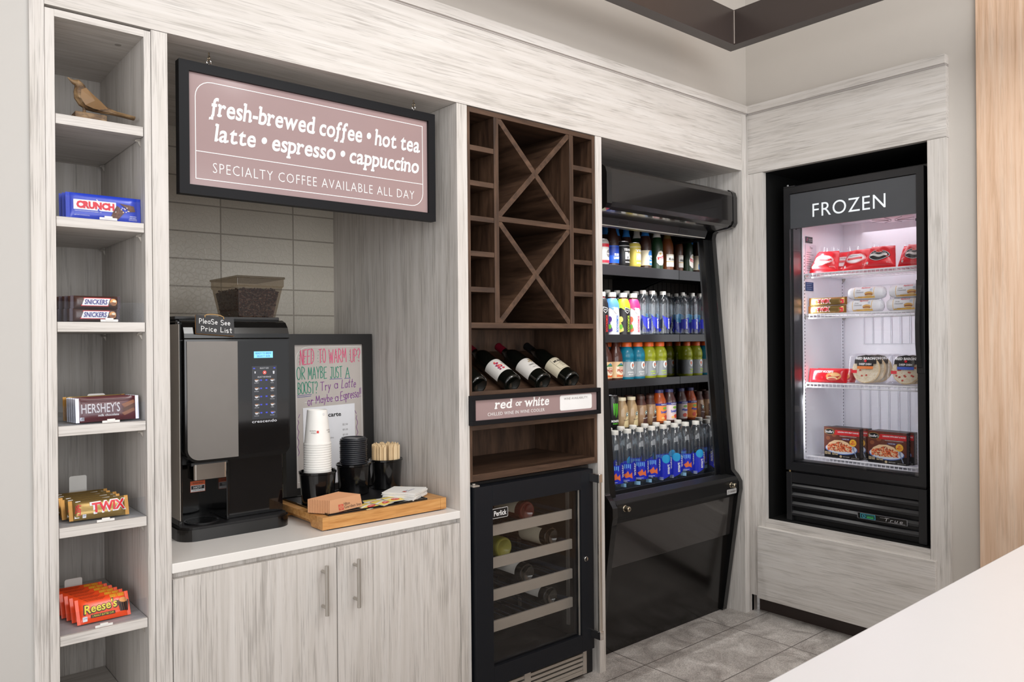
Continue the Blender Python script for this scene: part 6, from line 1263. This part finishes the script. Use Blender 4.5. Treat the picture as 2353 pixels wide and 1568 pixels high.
# third shelf
zs = FS[2] + .001
def pocket(tt):
    b = MB(); mp = pouch(b, .185, .066, .034, P('pocket_red', (204, 30, 40), .28, coat=.3), .012, p=3, wob=.001, seed=2); b.build('wrapper', tt)
    b = MB(); text(b, mp, 'HOT POCKETS', -.006, .0475, WHITE, w=.078, h=.0115, bold=.04, shear=.12, e=.001); ell(b, mp, .035, .027, .036, .019, CARAM, 14, .0012); ell(b, mp, .028, .016, .026, .0085, P('cheese', (244, 222, 170), .5), 10, .0016); ell(b, mp, .03, .013, .02, .005, P('ham', (220, 100, 90), .5), 10, .002); ell(b, mp, .042, .033, .022, .008, P('crust_light', (240, 190, 130), .5), 10, .0017); ell(b, mp, -.02, .02, .006, .006, REDT, 10, .0012); b.build('print', tt)
pocket(fz('stuffed_pastry', 'red wrapped stuffed pastry at the shelf front', 'frozen snack', (3.512, -.296, zs + .002), 'red wrapped pastries', math.radians(-14), .03)); pocket(fz('stuffed_pastry', 'red wrapped stuffed pastry behind the front one', 'frozen snack', (3.566, -.310, zs + .002), 'red wrapped pastries', math.radians(-14), .05))
CHS = P('pizza_cheese', (240, 226, 196), .55)
def pizza(tt, band, seed):
    R_ = .063; b = MB(); M_ = TR(0, 0, R_ + .002) @ RX(PI / 2); rd = random.Random(seed)
    b.lathe([(0, -.010), (R_ - .006, -.010), (R_ - .001, -.004), (R_, .006), (R_ - .004, .011), (R_ - .010, .008), (0, .0085)], P('pizza_crust', (236, 208, 160), .6), 36, M_)
    b.lathe([(R_ - .004, .0112), (0, .0118)], CHS, 32, M_)
    mp = lambda u, v, e: (u, -.0121 - e, R_ + .002 + v)
    for i in range(260):
        a = rd.uniform(0, 2 * PI); r = .0585 * math.sqrt(rd.random()); u, v = r * math.cos(a), r * math.sin(a); a = rd.uniform(0, PI); l_ = rd.uniform(.003, .007)
        line(b, mp, [(u - l_ * math.cos(a), v - l_ * math.sin(a)), (u + l_ * math.cos(a), v + l_ * math.sin(a))], .0017, rd.choice([P('shred', (250, 242, 222), .5), P('shred2', (228, 208, 168), .5), P('shred3', (246, 236, 212), .5)]), .0004 + .001 * rd.random())
    for i in range(22 if seed % 2 else 6): a = rd.uniform(0, 2 * PI); r = .048 * math.sqrt(rd.random()); ell(b, mp, r * math.cos(a), r * math.sin(a), .005, .004, P('topping', (206, 84, 64), .5), 7, .0017)
    b.build('pizza', tt)
    b = MB(); f_ = lambda sg: (lambda u, v: ((u - .5) * .176, sg * (.0006 + .017 * max(0, 1 - abs(2 * u - 1) ** 5) ** .5 * max(0, 1 - abs(2 * v - 1) ** 5) ** .5) + .0012 * math.sin(30 * u + seed) * math.sin(23 * v), .001 + v * .137 + .0025 * math.sin(u * 25 + seed) * v))
    b.grid(f_(-1), 20, 12, BAGC); b.grid(f_(1), 20, 12, BAGC, flip=True); b.build('film', tt)
    b = MB(); m2 = lambda u, v, e: (u, -.0178 - e, v); poly(b, m2, [(-.05, .106), (-.036, .124), (.0, .131), (.036, .124), (.05, .106), (.05, .09), (-.05, .09)], INKB, .0004); text(b, m2, 'RED BARON', 0, .1145, WHITE, w=.086, h=.0125, bold=.05, e=.0009); rect(b, m2, -.037, .079, .037, .0995, INKB, 2, .001); text(b, m2, 'DEEP DISH', 0, .088, WHITE, w=.056, h=.009, bold=.03, e=.0016); rect(b, m2, -.036, .066, .036, .0785, band, 2, .001); rect(b, m2, -.062, .046, -.036, .06, REDT, 2, .001); ell(b, m2, 0, .103, .006, .006, REDT, 10, .0014); b.build('label', tt)
PO, PBL = P('band_orange', (232, 130, 60), .45), P('band_blue', (70, 100, 200), .45)
for x, y, bd, s_, lab, tw in ((3.522, -.474, PO, 2, 'deep dish pizza in clear film with an orange label band', .0), (3.564, -.482, PO, 4, 'deep dish pizza in clear film behind the orange banded one', -.05), (3.606, -.49, PO, 6, 'deep dish pizza in clear film at the back of the orange pair', -.05), (3.522, -.652, PBL, 3, 'deep dish pizza in clear film with a blue label band', -.04), (3.564, -.662, PBL, 5, 'deep dish pizza in clear film behind the blue banded one', .0)):
    pizza(fz('frozen_pizza', lab, 'frozen pizza', (x, y, zs + .001), 'deep dish pizzas in film', math.radians(-10), tw), bd, s_)
# bottom shelf: lasagna cartons
zs = FS[3] + .0006
def carton(tt):
    w, h, dp = .172, .143, .036
    b = MB(); b.box(-w / 2, w / 2, 0, dp, 0, h, P('carton_black', (26, 22, 22), .4)); b.build('box', tt, .0008)
    b = MB(); mp = flat(FRONT(-w / 2, -.0002, 0)); rect(b, mp, 0, .036, w, h, P('carton_maroon', (104, 52, 38), .45), 1, .0003)
    for i, (u, v, r) in enumerate(((.05, .108, .012), (.1, .096, .010), (.14, .1, .012), (.02, .09, .010), (.155, .07, .010))): ell(b, mp, u, v, r, r * .9, P('carton_blur%d' % (i % 3), ((140, 80, 50), (120, 62, 42), (112, 66, 54))[i % 3], .5), 12, .0005)
    poly(b, mp, [(.05, .108), (w, .108), (w, .131), (.056, .131)], P('carton_red', (206, 40, 44), .45), .0008); text(b, mp, 'LASAGNA WITH MEAT & SAUCE', .118, .1225, WHITE, w=.1, h=.0062, bold=.03, e=.0012); line(b, mp, [(.078, .1045), (.158, .1045)], .0016, LABW, .0012)
    ell(b, mp, .028, .121, .026, .014, P('logo_gold', (200, 164, 90), .4), 16, .0012); ell(b, mp, .028, .121, .0245, .0127, BLACKM, 16, .0016); text(b, mp, "Stouffer's", .028, .121, WHITE, w=.043, h=.012, bold=.02, shear=.12, e=.0021)
    rect(b, mp, .088, .087, .128, .095, P('carton_violet', (64, 40, 100), .45), 1, .001); text(b, mp, 'LARGE SIZE', .108, .091, WHITE, w=.03, h=.004, bold=.02, e=.0014)
    ell(b, mp, .084, .044, .078, .027, P('plate_blue', (90, 120, 190), .4), 20, .0010); ell(b, mp, .084, .046, .075, .025, P('plate_white', (222, 228, 240), .4), 20, .0014)
    pp = [(.013, .05), (.026, .069), (.052, .083), (.088, .085), (.118, .076), (.138, .054), (.132, .040), (.1, .031), (.06, .029), (.026, .037)]; poly(b, mp, pp, P('lasagna_cream', (240, 204, 160), .5), .0019)
    rd = random.Random(4)
    for i in range(230): u = rd.uniform(.02, .134); v = .034 + .043 * rd.random() * (1 - abs(u - .078) / .075 * .6); ell(b, mp, u, v, rd.uniform(.002, .0048), rd.uniform(.0015, .003), rd.choice([P('sauce', (206, 72, 34), .5), P('sauce2', (232, 112, 60), .5), P('sauce2', (232, 112, 60), .5), P('meat', (140, 54, 30), .5), P('melt', (248, 206, 160), .5)]), 6, .0023 + .0003 * rd.random())
    ell(b, mp, .142, .077, .0165, .0165, P('burst_gold', (244, 186, 60), .45), 14, .0026); text(b, mp, '2X', .142, .0825, REDT, w=.012, h=.0075, bold=.04, e=.003); text(b, mp, 'MEAT', .142, .073, REDT, w=.022, h=.0065, bold=.03, e=.003)
    line(b, mp, [(.146, .045), (.158, .012)], .004, P('fork', (150, 160, 184), .3), .003); ell(b, mp, .144, .052, .005, .009, P('fork', (150, 160, 184), .3), 8, .003)
    for i in range(4): rect(b, mp, .004 + .0155 * i + (.005 if i > 1 else 0), .014, .017 + .0155 * i + (.005 if i > 1 else 0), .027, P('panel_tan', (196, 176, 140), .5), 1, .0012)
    for i, n_ in enumerate(('350', '7g', '820', '8g')): text(b, mp, n_, .0105 + .0155 * i + (.005 if i > 1 else 0), .021, INKB, w=.009, h=.005, bold=.02, e=.0016)
    ell(b, mp, .082, .009, .006, .006, P('panel_tan', (196, 176, 140), .5), 10, .0008); text(b, mp, 'KEEP FROZEN', .108, .009, LABW, w=.03, h=.0035, e=.0008); text(b, mp, 'NET WT 10 1/2 OZ', .15, .006, LABW, w=.035, h=.0035, e=.0008)
    ms = flat(frame((w / 2 + .0002, 0, 0), (0, 1, 0), (0, 0, 1)))
    for i in range(22): rect(b, ms, .008, .012 + .0055 * i, .03 - .006 * ((i * 7) % 3), .0135 + .0055 * i, P('side_print', (130, 124, 120), .5), 1, .0004)
    b.build('print', tt)
car = fz('lasagna_carton', 'front lasagna carton of the left pair in the freezer', 'food carton', (3.506, -.366, zs), 'lasagna cartons', 0, -.03); carton(car)
for x, y, lab in ((3.545, -.388, 'rear lasagna carton of the left pair in the freezer'), (3.496, -.578, 'front lasagna carton of the right pair in the freezer'), (3.536, -.592, 'rear lasagna carton of the right pair in the freezer')): dup(car, (x, y, zs), None, lab, 'lasagna cartons')
